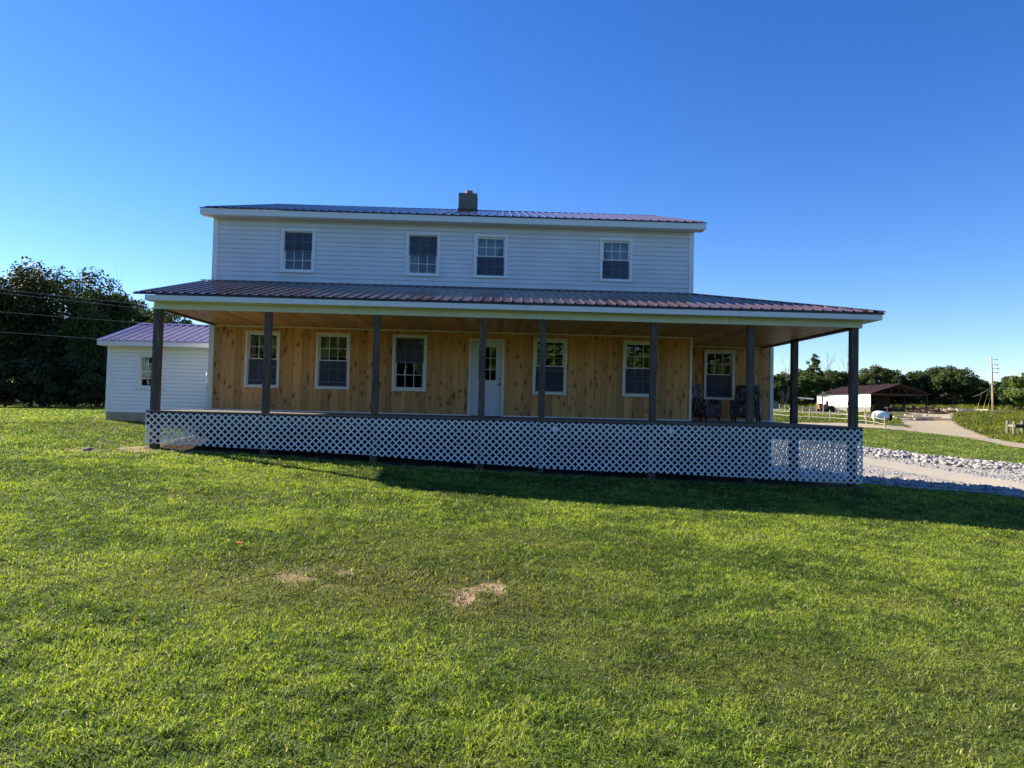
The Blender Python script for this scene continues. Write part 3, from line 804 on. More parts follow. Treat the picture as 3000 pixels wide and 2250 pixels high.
# fascia, soffit, beam, ceiling
mb = MB(); 
for a, b in ((-.05, 3.6), (3.605, 8.2), (8.206, 12.9), (12.904, 16.10)): mb.box(a, b, PY0 + .01, PY0 + .034, 2.415, 2.530)
mb.box(16.076, 16.10, PY0 + .036, 9.1, 2.415, 2.530)
mb.build('fascia', 'white_paint', house, .003)
mb = MB(); mb.box(-.045, 16.074, PY0 + .036, -3.095, 2.412, 2.424); mb.box(15.83, 16.074, -3.094, 9.1, 2.412, 2.424); mb.build('soffit', 'green_white_paint', house)
mb = MB(); 
for a, b in ((.02, 4.9), (4.904, 8.6), (8.604, 13.3), (13.304, 15.80)): mb.box(a, b, -3.09, -3.052, 2.262, 2.470)
mb.build('beam', 'green_white_paint', house, .004)
mb = MB(); mb.box(.02, 15.80, -3.05, -2.86, 2.285, 2.44); mb.build('beam', 'brown_stain', house, .004)
mb = MB(); mb.box(.015, .17, -2.855, -.04, 2.262, 2.44); mb.build('beam', 'brown_stain', house, .006)
mb = MB(); mb.box(15.63, 15.78, -2.855, WY - .04, 2.255, 2.44); mb.build('beam', 'brown_stain', house, .006)
mb = MB(); mb.box(15.784, 15.81, -3.05, WY - .04, 2.258, 2.412); mb.build('beam', 'white_paint', house, .003)
mb = MB()
x = .172
while x < 15.62:
    w = random.uniform(.12, .16); xe = min(x + w, 15.625); r = random.random()
    mb.box(x + .0015, xe - .0015, -2.855, (-.037 if x < 12.8 else WY - .037), 2.290, 2.306 - random.uniform(0, .001), r); x = xe
mb.build('porch_ceiling', 'pine_ceiling', house)
mb = MB(); mb.prism([(-3.05, 2.445), (-3.05, 2.585), (-.03, PZT - .09), (-.03, 2.445)], 'x', .02, .05); mb.build('gable_end', 'brown_stain', house)

# posts
def post(x, y, w=.142, z0=.0, z1=2.285):
    m = MB(); h_ = w / 2
    m.box(x - h_, x + h_, y - h_, y + h_, z0, z1); return m.build('post', 'weathered_post', house, .006)
for x in (.085, 2.50, 4.90, 7.265, 8.605, 11.10, 13.30, 15.655): post(x, -2.98, .158 if x < .2 or x > 15 else .142, z0=.032 if x > .2 else .032, z1=2.261 if x < .2 or x > 15 else 2.261)
post(15.70, .18, .16, .032, 2.254)

# deck
mb = MB(); x = -3.085
k = 0
yy = -3.10
while yy < WY - .06:
    w = .138; ye = min(yy + w, WY - .05); 
    segs = ((-.06, 12.80),) if yy < -.04 else ()
    x = -.06
    if yy < -.15:
        while x < 15.82:
            L = random.uniform(3.0, 4.9); xe = min(x + L, 15.83); 
            mb.box(x + .001, xe - .001, yy + .002, ye - .002, -.008, .030, random.random()); x = xe
    elif yy < -.02:
        mb.box(-.06, 15.83, yy + .002, min(ye, -.04), -.008, .030, random.random())
    if yy >= -.15:
        mb.box(12.83, 15.83, max(yy, -.03) + .002, ye - .002, -.008, .030, random.random())
    yy = ye
mb.build('porch_floor', 'deck_board', house, .002)
mb = MB()
mb.box(-.05, 15.82, -3.085, -3.045, -.29, -.012); mb.box(-.05, -.01, -3.044, -.05, -.29, -.012); mb.box(15.78, 15.82, -3.044, WY - .05, -.29, -.012)
for x in np.arange(.4, 15.7, .61): mb.box(x, x + .038, -3.04, -.05, -.25, -.014)
for y in np.arange(.1, 2.2, .61): mb.box(12.85, 15.775, y, y + .038, -.25, -.014)
mb.build('rim_joist', 'dark_timber', house)
mb = MB(); mb.box(0.0, 12.8, 0.0, .2, -1.7, -.125); mb.box(0, .2, .2, 11.4, -1.7, -.125); mb.box(12.6, 12.8, .2, WY, -1.9, -.125)
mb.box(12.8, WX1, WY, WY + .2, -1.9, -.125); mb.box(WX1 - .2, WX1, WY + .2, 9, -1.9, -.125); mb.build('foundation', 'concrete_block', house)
for x in (.10, 2.50, 4.90, 7.265, 8.605, 11.10, 13.30, 15.655):
    m = MB(); m.box(x - .08, x + .08, -3.04, -2.88, g1(x, -3) - .25, -.30); m.build('pier', 'weathered_post', house, .01)
m = MB(); m.box(15.6, 15.8, .08, .28, -2.0, -.295); m.build('pier', 'weathered_post', house, .01)
# hose hanging at the corner
mb = MB(); mb.tube([(-.05, -.06, 1.0), (-.055, -.07, .85), (-.02, -.075, .74), (-.035, -.07, .66), (-.075, -.06, .58), (-.085, -.055, .45), (-.07, -.05, .3), (-.075, -.05, .02)], .011, 6); mb.build('cable', 'white_vinyl', house, smooth=True)

# lattice
LB = [(-.06, -.69), (.87, -.71), (2.38, -.755), (4.03, -.80), (5.28, -.86), (6.09, -.925), (7.18, -.965), (8.56, -1.035), (10.98, -1.09), (13.39, -1.165), (15.82, -1.235)]
def lb(x):
    return float(np.interp(x, [p[0] for p in LB], [p[1] for p in LB]))
def clip_poly(poly, inside, inter):
    out = []
    for i in range(len(poly)):
        a, b = poly[i], poly[(i + 1) % len(poly)]
        ia, ib = inside(a), inside(b)
        if ia: out.append(a)
        if ia != ib: out.append(inter(a, b))
    return out
def lattice(name, x0, x1, ztop, zb0, zb1, P, label=None):
    """diagonal slats over x0..x1; bottom line from zb0 to zb1; P(x, z, d)"""
    mb = MB(); pitch = .1525; w = .0315 * math.sqrt(2) / 2
    zmin = min(zb0, zb1)
    planes = [lambda p: p[0] - x0, lambda p: x1 - p[0], lambda p: ztop - p[1], lambda p: p[1] - (zb0 + (zb1 - zb0) * (p[0] - x0) / (x1 - x0))]
    H = ztop - zmin
    for s, d0 in ((1, 0), (-1, .0055)):
        c = (math.floor((x0 - H) / pitch)) * pitch
        while c < x1 + H:
            # centre line x = c + s*(z - ztop) ... through (c, ztop)
            za, zb = ztop + .1, zmin - .1
            poly = [(c + s * (za - ztop) - w, za), (c + s * (za - ztop) + w, za), (c + s * (zb - ztop) + w, zb), (c + s * (zb - ztop) - w, zb)]
            for pl in planes:
                if not poly: break
                def inter(a, b, pl=pl):
                    da, db = pl(a), pl(b); t = da / (da - db); return (a[0] + t * (b[0] - a[0]), a[1] + t * (b[1] - a[1]))
                poly = clip_poly(poly, lambda p, pl=pl: pl(p) >= -1e-9, inter)
            if len(poly) >= 3:
                n0 = len(mb.v); n = len(poly)
                mb.v += [P(x, z, d0) for x, z in poly] + [P(x, z, d0 + .005) for x, z in poly]
                mb.f.append(tuple(n0 + i for i in range(n))); mb.f.append(tuple(n0 + n + i for i in reversed(range(n)))); mb.r += [.5, .5]
                for i in range(n): j = (i + 1) % n; mb.f.append((n0 + i, n0 + j, n0 + n + j, n0 + n + i)); mb.r.append(.5)
            c += pitch
    return mb.build(name, 'lattice_vinyl', house)
seams = [-.06, 2.40, 4.86, 7.22, 8.56, 10.98, 13.39, 15.83]
for i, (a, b) in enumerate(zip(seams[:-1], seams[1:])):
    st = [0, 0, .01, 0, .012, -.004, .006][i]
    lattice('lattice_panel', a + .004, b - .004, -.022 - st * .5, lb(a) - st, lb(b) - st, lambda x, z, d, i=i: (x, -3.100 + d - .0025 * (i % 2), z))
lattice('lattice_panel', -3.08, -.06, -.03, lb(0) + .0, -.60, lambda y, z, d: (-.062 + d, y, z))
lattice('lattice_panel', -3.08, WY - .06, -.03, -1.23, -1.2, lambda y, z, d: (15.832 - d, y, z))
# small square patches tied on the lattice
for (x, z) in ((8.90, -.165), (11.48, -.155), (15.45, -1.03)):
    m = MB(); s = .075; m.prism([(x - s, z), (x, z - s), (x + s, z), (x, z + s)], 'y', -3.112, -3.105); m.build('lattice_patch', 'lattice_vinyl', house)

# ------------------------------------------------------------------ annex
annex = empty('side_annex', (-1.7, 2.5, -.3), 'small single-storey white annex with a plum metal roof at the left end of the farmhouse', 'building')
AX0, AY, AY1 = -3.37, 1.30, 5.1
aw = (-2.55, -1.82, .565, 1.545)
ao = [(aw[0] + .01, aw[1] - .01, aw[2] + .01, aw[3] - .01)]
mb = MB(); lap(mb, AX0 + .07, -.02, -.115, 1.745, lambda u, z, d: (u, AY - d, z), ao, .105)
lap(mb, AY, AY1, -.115, 1.745, lambda u, z, d: (AX0 - d, u, z), (), .105)
for k in range(8):
    z = 1.745 + k * .1; ya = AY + (z - 1.8) / .32; yb2 = AY1 - (z - 1.8) / .32; ya2 = ya + .1 / .32; yb3 = yb2 - .1 / .32
    if yb3 < ya2: break
    mb.face([(AX0 - .016, max(AY, ya), z), (AX0 - .016, min(AY1, yb2), z), (AX0 - .003, min(AY1, yb3), z + .1), (AX0 - .003, max(AY, ya2), z + .1)], random.random())
mb.build('siding', 'annex_siding', annex)
mb = MB(); wall_holes(mb, AX0 + .01, -.02, -.1, 1.75, AY + .006, AY + .12, ao); mb.box(AX0 + .01, AX0 + .12, AY + .12, AY1, -.1, 1.75); mb.box(AX0 + .12, -.02, AY1 - .1, AY1, -.1, 1.75)
mb.box(AX0 + .12, -.02, AY + .12, AY1 - .1, -.12, -.05); mb.box(AX0 + .12, -.02, 3.0, 3.06, -.05, 1.75); mb.box(AX0 + .02, -.02, AY + .01, AY1, 1.75, 1.77); mb.build('inner_wall', 'interior_paint', annex)
for q in ((AX0 - .02, AX0 + .075, AY - .03, AY, -.115, 1.745), (AX0 - .034, AX0 - .021, AY - .03, AY + .09, -.115, 1.745)):
    mb = MB(); mb.box(*q); mb.build('corner_board', 'white_vinyl', annex, .003)
mb = MB(); mb.box(AX0 - .01, -.02, AY - .02, AY1, -1.0, -.12); mb.build('foundation', 'tan_concrete', annex, .006)
window(aw[0], aw[1], aw[2], aw[3], AY - .004, None, 0, 'white_vinyl', parent=annex, cw=.05)
AE, AZ, ARY, ARZ = .90, 1.875, 3.2, 2.60
asl = (ARZ - AZ) / (ARY - AE)
mb = MB(); ribbed(mb, AX0 - .16, -.03, lambda u: (AE - .02, ARY), lambda u, v, h: (u, v, AZ + asl * (v - AE) + h))
ribbed(mb, AX0 - .16, -.03, lambda u: (AE - .02, ARY), lambda u, v, h: (u, 2 * ARY - v, AZ + asl * (v - AE) + h)); ar = mb.build('roof', 'plum_metal', annex)
mb = MB()
for s in (-1, 1): mb.prism([(ARY, ARZ + .026), (ARY + s * .15, ARZ + .026 - asl * .15), (ARY + s * .15, ARZ + .02 - asl * .15), (ARY, ARZ + .02)], 'x', AX0 - .17, -.03)
mb.build('ridge_cap', 'plum_metal', ar)
mb = MB(); mb.box(AX0 - .12, -.03, AE, AE + .025, 1.735, 1.862); mb.box(AX0 - .12, -.03, AE + .026, AY - .017, 1.737, 1.747)
mb.prism([(AE + .027, 1.75), (ARY, ARZ - .13), (2 * ARY - AE, 1.75), (2 * ARY - AE, 1.86), (ARY, ARZ - .012), (AE + .027, 1.862)], 'x', AX0 - .12, AX0 - .095); mb.build('fascia', 'white_paint', annex, .003)
mb = MB(); mb.prism([(AE, AZ - .004), (ARY, ARZ - .004), (2 * ARY - AE, AZ - .004), (2 * ARY - AE, AZ - .012), (ARY, ARZ - .011), (AE, AZ - .012)], 'x', AX0 - .14, -.03); mb.build('roof_deck', 'dark_metal', annex)

# ------------------------------------------------------------------ curtains (hang inside the windows)
def curtain(x0, x1, z0, z1, y, shape, label, mat='curtain_cloth'):
    """shape(u, v)-> keep; pleated cloth"""
    nu, nv = 40, 24; m = MB(); ids = {}
    for i in range(nu + 1):
        for j in range(nv + 1):
            u, v = i / nu, j / nv; lo, hi = shape(v)
            x = x0 + (x1 - x0) * (lo + (hi - lo) * u); z = z1 - (z1 - z0) * v
            ids[i, j] = len(m.v); m.v.append((x, y + .018 * math.sin(u * 34 + v * 1.5) + .01 * math.sin(u * 11), z))
    for i in range(nu):
        for j in range(nv): m.f.append((ids[i, j], ids[i + 1, j], ids[i + 1, j + 1], ids[i, j + 1])); m.r.append(.5)
    o = m.build('curtain', mat, None, smooth=True); so = o.modifiers.new('thick', 'SOLIDIFY'); so.thickness = .003
    return tag(o, label, 'curtain', 'curtains behind the windows')
tie_l = lambda v: (0, max(.12, 1 - 1.05 * v) if v < .75 else .14 + .1 * (v - .75))
tie_r = lambda v: (1 - (max(.12, 1 - 1.05 * v) if v < .75 else .14 + .1 * (v - .75)), 1)
full = lambda v: (0, 1)
curtain(5.15, 5.92, 3.80, 4.84, .20, lambda v: (0, max(.30, .8 - .9 * v)), 'pale curtain gathered left in the second upper window')
curtain(6.98, 7.74, 4.28, 4.84, .20, lambda v: (.0, 1 - .35 * v), 'pale swag curtain in the upper window just right of the chimney')
curtain(10.36, 11.1, 3.85, 4.84, .20, lambda v: (.1 + .3 * v, 1), 'pale curtain in the upper window nearest the right corner of the house')
curtain(1.0, 1.78, .70, 2.10, .22, tie_r, 'tied-back curtain in the ground-floor window nearest the left house corner', 'curtain_green')
curtain(2.86, 3.62, .70, 2.10, .20, tie_l, 'tied-back curtain in the ground-floor window between the second and third porch posts', 'curtain_green')
curtain(4.88, 5.66, .70, 2.10, .20, tie_r, 'tied-back curtain in the ground-floor window just left of the white door', 'curtain_green')

# ------------------------------------------------------------------ chairs on the porch
def cloth_box(m, x0, x1, y0, y1, z0, z1, n=5, puff=.02, M4=None):
    """soft box: subdivided faces pushed out"""
    def pt(u, v, w):
        x = x0 + (x1 - x0) * u; y = y0 + (y1 - y0) * v; z = z0 + (z1 - z0) * w
        c = 1 - max(abs(2 * u - 1), abs(2 * v - 1), abs(2 * w - 1)) ** 2
        b = puff * (math.sin(math.pi * u) * math.sin(math.pi * v) + math.sin(math.pi * w) * math.sin(math.pi * v) + math.sin(math.pi * u) * math.sin(math.pi * w))
        d = Vector((u - .5, v - .5, w - .5)); d = d / max(d.length, 1e-6)
        p = Vector((x, y, z)) + d * b + Vector((.006 * math.sin(z * 31 + x * 17), .006 * math.sin(x * 29 + z * 11), 0))
        return tuple(M4 @ p) if M4 is not None else tuple(p)
    for ax in range(3):
        for side in (0, 1):
            base = len(m.v)
            for i in range(n + 1):
                for j in range(n + 1):
                    q = [0, 0, 0]; q[ax] = side; q[(ax + 1) % 3] = i / n; q[(ax + 2) % 3] = j / n; m.v.append(pt(*q))
            for i in range(n):
                for j in range(n): a = base + i * (n + 1) + j; m.f.append((a, a + 1, a + n + 2, a + n + 1)); m.r.append(.5)
def chair(loc, rz, label, covered):
    t = local(empty('porch_chair', loc, label, 'chair', 'camouflage armchairs on the porch', rz))
    tilt = Matrix.Translation((0, .20, .42)) @ Matrix.Rotation(R(-11), 4, 'X')
    m = MB(); cloth_box(m, -.335, .335, -.06, .08, -.25, .64, 8, .03, tilt); m.build('backrest', 'camo_cloth', t, smooth=True)
    m = MB(); cloth_box(m, -.275, .275, -.36, .20, .30, .46, 7, .03); m.build('seat', 'camo_cloth', t, smooth=True)
    for s in (-1, 1):
        m = MB(); cloth_box(m, s * .35 - .06, s * .35 + .06, -.37, .22, .17, .60, 7, .025); m.build('armrest', 'camo_cloth', t, smooth=True)
    m = MB(); cloth_box(m, -.29, .29, -.40, -.36, .15, .44, 6, .015); m.build('skirt', 'camo_cloth', t, smooth=True)
    for sx in (-1, 1):
        for sy in (-.33, .26):
            m = MB(); m.box(sx * .34 - .025, sx * .34 + .025, sy - .025, sy + .025, 0, .30); m.build('leg', 'dark_timber', t, .004)
    m = MB(); m.bar((-.31, -.33, .12), (.31, -.33, .12), .02, .03); m.bar((-.31, .26, .12), (.31, .26, .12), .02, .03); m.build('stretcher', 'dark_timber', t)
    return t
chair((13.55, 1.35, .031), R(42), 'camouflage-covered armchair half hidden behind the corner of the pine wall', True)
chair((14.83, 1.35, .031), R(-28), 'camouflage-covered armchair partly behind the second porch post from the right', True)

# ------------------------------------------------------------------ cut logs under the left end of the porch
for i, (x, y, a, L, rr, up) in enumerate([(.15, -.55, .3, .45, .08, 0), (.42, -.35, -.5, .4, .07, 0), (.62, -.7, .1, .42, .085, 0), (.35, -.5, .9, .4, .07, .15), (-.05, -.2, 1.2, .38, .07, 0), (.75, -.3, .5, .4, .075, .0), (.5, -.12, .0, .4, .09, .12)]):
    z = s1(x, y) + rr * .9 + up; m = MB(); d = (math.cos(a) * L / 2, math.sin(a) * L / 2)
    m.tube([(x - d[0], y - d[1], z), (x, y, z + .01), (x + d[0], y + d[1], z)], [rr, rr * 1.03, rr * .96], 10)
    o = m.build('cut_log', 'log_end' if i % 2 else 'log_bark', None, smooth=False)
    tag(o, 'short cut log in the small heap under the left end of the porch', 'log', 'cut logs under the porch')
# stones by the left porch corner
def rock_mesh(seed, n=1):
    import bmesh
    bm = bmesh.new(); bmesh.ops.create_icosphere(bm, subdivisions=2, radius=1)
    rg = random.Random(seed); pl = [(Vector((rg.gauss(0, 1), rg.gauss(0, 1), rg.gauss(0, 1))).normalized(), rg.uniform(.55, .85)) for _ in range(9)]
    for v in bm.verts:
        for nrm, d in pl:
            k = v.co.dot(nrm)
            if k > d: v.co -= nrm * (k - d)
    vs = np.array([v.co[:] for v in bm.verts]); fs = np.array([[v.index for v in f.verts] for f in bm.faces]); bm.free(); return vs, fs
ROCKS = [rock_mesh(s) for s in range(6)]
print('rock verts', len(ROCKS[0][0]))
def rotz(n): 
    q = RNG.normal(size=(n, 4)); q /= np.linalg.norm(q, axis=1)[:, None]
    w, x, y, z = q.T
    return np.stack([np.stack([1 - 2 * (y * y + z * z), 2 * (x * y - z * w), 2 * (x * z + y * w)], -1), np.stack([2 * (x * y + z * w), 1 - 2 * (x * x + z * z), 2 * (y * z - x * w)], -1), np.stack([2 * (x * z - y * w), 2 * (y * z + x * w), 1 - 2 * (x * x + y * y)], -1)], 1)
for i, (x, y, s, lab) in enumerate([(-.85, -3.8, .10, 'flat pale stone lying in the bare soil left of the porch corner'), (-.35, -3.85, .05, 'small stone in the soil just before the left porch corner'), (.78, -3.5, .06, 'tan clod at the foot of the lattice near the left corner'), (1.15, -3.6, .05, 'little stone on the soil strip below the first lattice panel')]):
    v, f = ROCKS[i]; a = i * 1.3
    v = v * np.array([s * 1.3, s, s * .5]); v = np.c_[v[:, 0] * math.cos(a) - v[:, 1] * math.sin(a), v[:, 0] * math.sin(a) + v[:, 1] * math.cos(a), v[:, 2]] + [x, y, s1(x, y) + s * .2]
    tag(np_mesh('stone', v, [f], 'stone_pale'), lab, 'stone', 'stones by the porch corner')
# crumbs of dry soil in the bare patches
n = 26000; px = RNG.uniform(4.8, 9.2, n); py = RNG.uniform(-13.2, -10.0, n); dd = dirt_at(px, py); k = dd > RNG.uniform(.25, 1.3, n); px, py, dd = px[k], py[k], dd[k]
V = []; F = []; off = 0; Rm = rotz(len(px)); zz = surf(px, py)
for i in range(len(px)):
    v, f = ROCKS[i % 6]; sz = RNG.uniform(.003, .008) * (1 + 1.2 * (RNG.random() < .08))
    w_ = (v * [sz, sz * .8, sz * .65]) @ Rm[i].T; V.append(w_ + [px[i], py[i], zz[i] + sz * .3]); F.append(f + off); off += len(v)
if V: tag(np_mesh('soil_crumbs', np.concatenate(V), [np.concatenate(F)], 'soil_crumb'), 'dry tan soil crumbs in the bare patches of the lawn', 'soil', kind='stuff')
# orange leaf on the lawn
mb = MB(); lx, ly = 4.93, -11.0; lz = s1(lx, ly) + .05
for k in range(5):
    a = R(-70 + 35 * k); L = [.05, .07, .085, .07, .05][k]
    mb.face([(lx, ly, lz), (lx + L * .6 * math.cos(a - .35), ly + L * .6 * math.sin(a - .35), lz + .012), (lx + L * math.cos(a), ly + L * math.sin(a), lz + .02), (lx + L * .6 * math.cos(a + .35), ly + L * .6 * math.sin(a + .35), lz + .012)])
o = mb.build('fallen_leaf', 'leaf_orange', None); sm = o.modifiers.new('thick', 'SOLIDIFY'); sm.thickness = .002
tag(o, 'orange fallen leaf lying on the sunlit lawn', 'leaf')

exec_parts = []
# ------------------------------------------------------------------ rocks and gravel on the driveway
def scatter_rocks(name, pts, sizes, label, flat=.75):
    V = []; F = []; Rn = []; off = 0; n = len(pts); Rm = rotz(n)
    z = surf(pts[:, 0], pts[:, 1])
    for i in range(n):
        v, f = ROCKS[i % 6]; s = sizes[i]
        w = (v * [s, s * .8, s * .62]) @ Rm[i].T; w[:, 2] *= flat
        V.append(w + [pts[i, 0], pts[i, 1], z[i] + s * .25]); F.append(f + off); off += len(v); Rn.append(np.full(len(f), RNG.random()))
    o = np_mesh(name, np.concatenate(V), [np.concatenate(F)], 'limestone', rnd=np.concatenate(Rn))
    return tag(o, label, 'rocks', kind='stuff')
# riprap bank along the foot of the lawn
line = np.array([(24, 34), (27.5, 28), (30.0, 22.4), (31.4, 16.8), (33.3, 13.6), (40, 9)], float)
def along(line, n, spread0, spread1):
    seg = np.diff(line, axis=0); L = np.hypot(*seg.T); t = RNG.random(n) * L.sum(); c = np.r_[0, np.cumsum(L)]
    i = np.clip(np.searchsorted(c, t) - 1, 0, len(L) - 1); u = (t - c[i]) / L[i]; p = line[i] + seg[i] * u[:, None]
    nrm = np.c_[seg[i][:, 1], -seg[i][:, 0]] / L[i][:, None]
    return p + nrm * RNG.uniform(spread0, spread1, n)[:, None], t / L.sum()
p, t = along(line, 3400, -.5, 4.4)
p[:, 0] += 0
scatter_rocks('riprap', p, RNG.uniform(.08, .22, len(p)) * (1 - .35 * (t < .45)), 'bank of pale broken limestone rocks along the foot of the far lawn')
p = np.c_[RNG.uniform(17.0, 25.5, 2200), RNG.uniform(4.2, 9.5, 2200)]; p = p[(p[:, 1] < 9.5 - .5 * (p[:, 0] - 17))]
scatter_rocks('gravel', p, RNG.uniform(.05, .16, len(p)), 'loose pale limestone gravel beside the right porch corner')
p = np.c_[RNG.uniform(16.4, 40, 9000), RNG.uniform(-4, 26, 9000)]; p = p[in_poly(p[:, 0], p[:, 1], LOT) & (seg_dist(p[:, 0], p[:, 1], DRIVE) > 1.2) & (fbm(p[:, 0] * .35 + p[:, 1] * .3, p[:, 1] * .25, 77, 3) > .42)]
scatter_rocks('gravel', p, RNG.uniform(.03, .085, len(p)), 'pale crushed gravel spread over the driveway')

# ------------------------------------------------------------------ trees
def branches(mb, p, d, L, rad, lev, rg, spread=.6, tips=None, n=4, up=.15):
    pts = [Vector(p)]; d = Vector(d).normalized(); rads = [rad]
    for k in range(n):
        d = (d + Vector((rg.gauss(0, .13), rg.gauss(0, .13), rg.gauss(0, .08) + up * .2))).normalized()
        pts.append(pts[-1] + d * (L / n)); rads.append(rad * (1 - .62 * (k + 1) / n))
    mb.tube(pts, rads, 6 if lev < 2 else 4, cap=True)
    if tips is not None: tips.append(pts[-1])
    if lev > 0:
        for k in range(rg.randint(3, 5) if lev > 1 else rg.randint(2, 4)):
            i = rg.randint(1, n); q = pts[i]
            nd = (d + Vector((rg.gauss(0, spread), rg.gauss(0, spread), rg.gauss(.1, spread * .6)))).normalized()
            branches(mb, q, nd, L * rg.uniform(.5, .72), rads[i] * .62, lev - 1, rg, spread, tips, n, up)

def leaf_quads(P, size, rg, outward):
    n = len(P)
    nrm = rg.normal(size=(n, 3)) * .8 + outward; nrm /= np.linalg.norm(nrm, axis=1)[:, None]
    a = np.cross(nrm, rg.normal(size=(n, 3))); a /= np.linalg.norm(a, axis=1)[:, None]; b = np.cross(nrm, a)
    s = (size * rg.uniform(.6, 1.35, n))[:, None]
    V = np.stack([P - a * s, P - b * s * .55 + nrm * s * .12, P + a * s, P + b * s * .55 + nrm * s * .12], 1).reshape(-1, 3)
    return V, np.arange(n * 4).reshape(n, 4)

def tree_data(seed, H, Rad, zb, nclump, nleaf, leaf, trunk_r, flat=1.0, spiky=False, low=0):
    rg = np.random.default_rng(seed); pr = random.Random(seed)
    mb = MB(); tips = []
    branches(mb, (0, 0, -.3), (pr.gauss(0, .04), pr.gauss(0, .04), 1), H * .6, trunk_r, 3 if H > 5 else 2, pr, .55, tips, 4, .3)
    zc = zb + (H - zb) * .55; rz = (H - zb) * .5
    C = []; Rr = []
    lump = rg.normal(size=(7, 3)); lump /= np.linalg.norm(lump, axis=1)[:, None]; la = rg.uniform(-.22, .28, 7)
    for i in range(nclump):
        d = rg.normal(size=3); d /= np.linalg.norm(d); t = rg.uniform(.35, 1) ** .6
        if d[2] < -.3 and not low: d[2] *= .5
        k = 1 + sum(a * max(0, d @ l) ** 2 for a, l in zip(la, lump))
        rc = Rad * rg.uniform(.16, .30)
        taper = 1.0 if not spiky else np.clip(1.25 - .9 * (d[2] * t + 1) / 2, .25, 1)
        C.append((d[0] * t * k * (Rad - rc * .6) * taper, d[1] * t * k * (Rad - rc * .6) * taper, zc + d[2] * t * k * (rz - rc * .4))); Rr.append(rc)
    C = np.array(C); Rr = np.array(Rr)
    cnt = rg.multinomial(nleaf, Rr ** 2 / (Rr ** 2).sum())
    ci = np.repeat(np.arange(nclump), cnt)
    d = rg.normal(size=(len(ci), 3)); d /= np.linalg.norm(d, axis=1)[:, None]
    t = rg.uniform(0, 1, len(ci)) ** .4
    P = C[ci] + d * (Rr[ci] * t)[:, None] * [1, 1, .72 * flat]
    P[:, 2] -= .15 * (np.hypot(d[:, 0], d[:, 1]) * t * Rr[ci])
    P = P[P[:, 2] > .15]; ci = ci[:len(P)]
    out = P - np.array([0, 0, zc * .9]); out /= np.linalg.norm(out, axis=1)[:, None] + 1e-6
    V, F = leaf_quads(P, leaf, rg, out * .8 + np.array([0, 0, .35]))
    cb = rg.uniform(0, 1, nclump)
    rn = np.clip(.5 * cb[np.resize(ci, len(P))] + .5 * rg.uniform(0, 1, len(P)), 0, 1)
    return mb, V, F, rn
TREES = {}
def tree(kind, name, x, y, sc, rz, label, group, cat='tree', mat=None, sz=1.0):
    z = g1(x, y)
    t = local(empty(name, (x, y, z), label, cat, group, rz)); t.scale = (sc, sc, sc * sz)
    if kind not in TREES:
        seed, H, Rad, zb, nc, nl, lf, tr, lm, opts = KINDS[kind]
        mb, V, F, rn = tree_data(seed, H, Rad, zb, nc, nl, lf, tr, **opts)
        tk = mb.build('trunk', 'bark', t, smooth=True); cr = np_mesh('crown', V, [F], lm, t, rnd=rn)
        TREES[kind] = (tk.data, cr.data)
    else:
        for nm, me in zip(('trunk', 'crown'), TREES[kind]):
            o = bpy.data.objects.new(nm, me); COL.objects.link(o); o.parent = t
    return t
KINDS = {
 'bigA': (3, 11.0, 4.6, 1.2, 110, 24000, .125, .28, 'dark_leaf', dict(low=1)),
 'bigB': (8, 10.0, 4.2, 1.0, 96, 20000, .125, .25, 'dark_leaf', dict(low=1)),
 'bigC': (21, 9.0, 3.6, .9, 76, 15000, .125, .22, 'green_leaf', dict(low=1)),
 'bush': (5, 3.2, 2.4, .0, 40, 8000, .12, .10, 'dark_leaf', dict(low=1)),
 'oakA': (31, 9.0, 5.0, 1.6, 60, 13000, .24, .3, 'oak_leaf', {}),
 'oakB': (37, 8.2, 4.2, 1.2, 52, 11000, .24, .28, 'green_leaf', dict(low=1)),
 'oakC': (43, 7.4, 3.6, .7, 44, 9000, .23, .25, 'oak_leaf', dict(low=1)),
 'lite': (47, 6.5, 3.4, .6, 44, 8000, .23, .22, 'light_leaf', dict(low=1)),
 'cone': (53, 10.5, 2.3, 2.5, 34, 900, .30, .2, 'green_leaf', dict(spiky=True)),
}
# the wood on the left
yaw = YAW
def pol(px, d):
    """world x, y at picture column px (of 3000) and distance d along the view"""
    r = (px - 1500) / 1996.0 * d
    return CAM[0] + r * math.cos(yaw) + d * math.sin(yaw), CAM[1] + d * math.cos(yaw) - r * math.sin(yaw)
LW = [('bigA', 130, 57, 1.12, .4, 'tallest dark broadleaf tree in the wood left of the annex'), ('bigB', -60, 54, 1.05, 1.7, 'dark tree cut off by the left edge of the picture'),
      ('bigB', 35, 60, 1.08, 2.9, 'dark broadleaf tree just left of the tallest tree in the left wood'), ('bigA', 215, 60, 1.02, 3.9, 'dark broad tree just right of the tallest tree in the left wood'),
      ('bigC', 292, 57, 1.06, .2, 'lower tree with a lighter rounded top standing left of the porch roof end'), ('bigC', 352, 60, 1.06, 2.1, 'loose-topped tree whose tip shows just left of the porch eave'),
      ('bigB', 400, 64, .98, 1.0, 'tree showing above the annex roof under the left porch eave'), ('bigC', 470, 62, 1.0, 5.0, 'tree behind the annex ridge seen through the left end of the porch')]
for k, px, d, sc, rz, lab in LW:
    x, y = pol(px, d); tree(k, 'broadleaf_tree', x, y, sc, rz, lab, 'trees of the wood on the left')
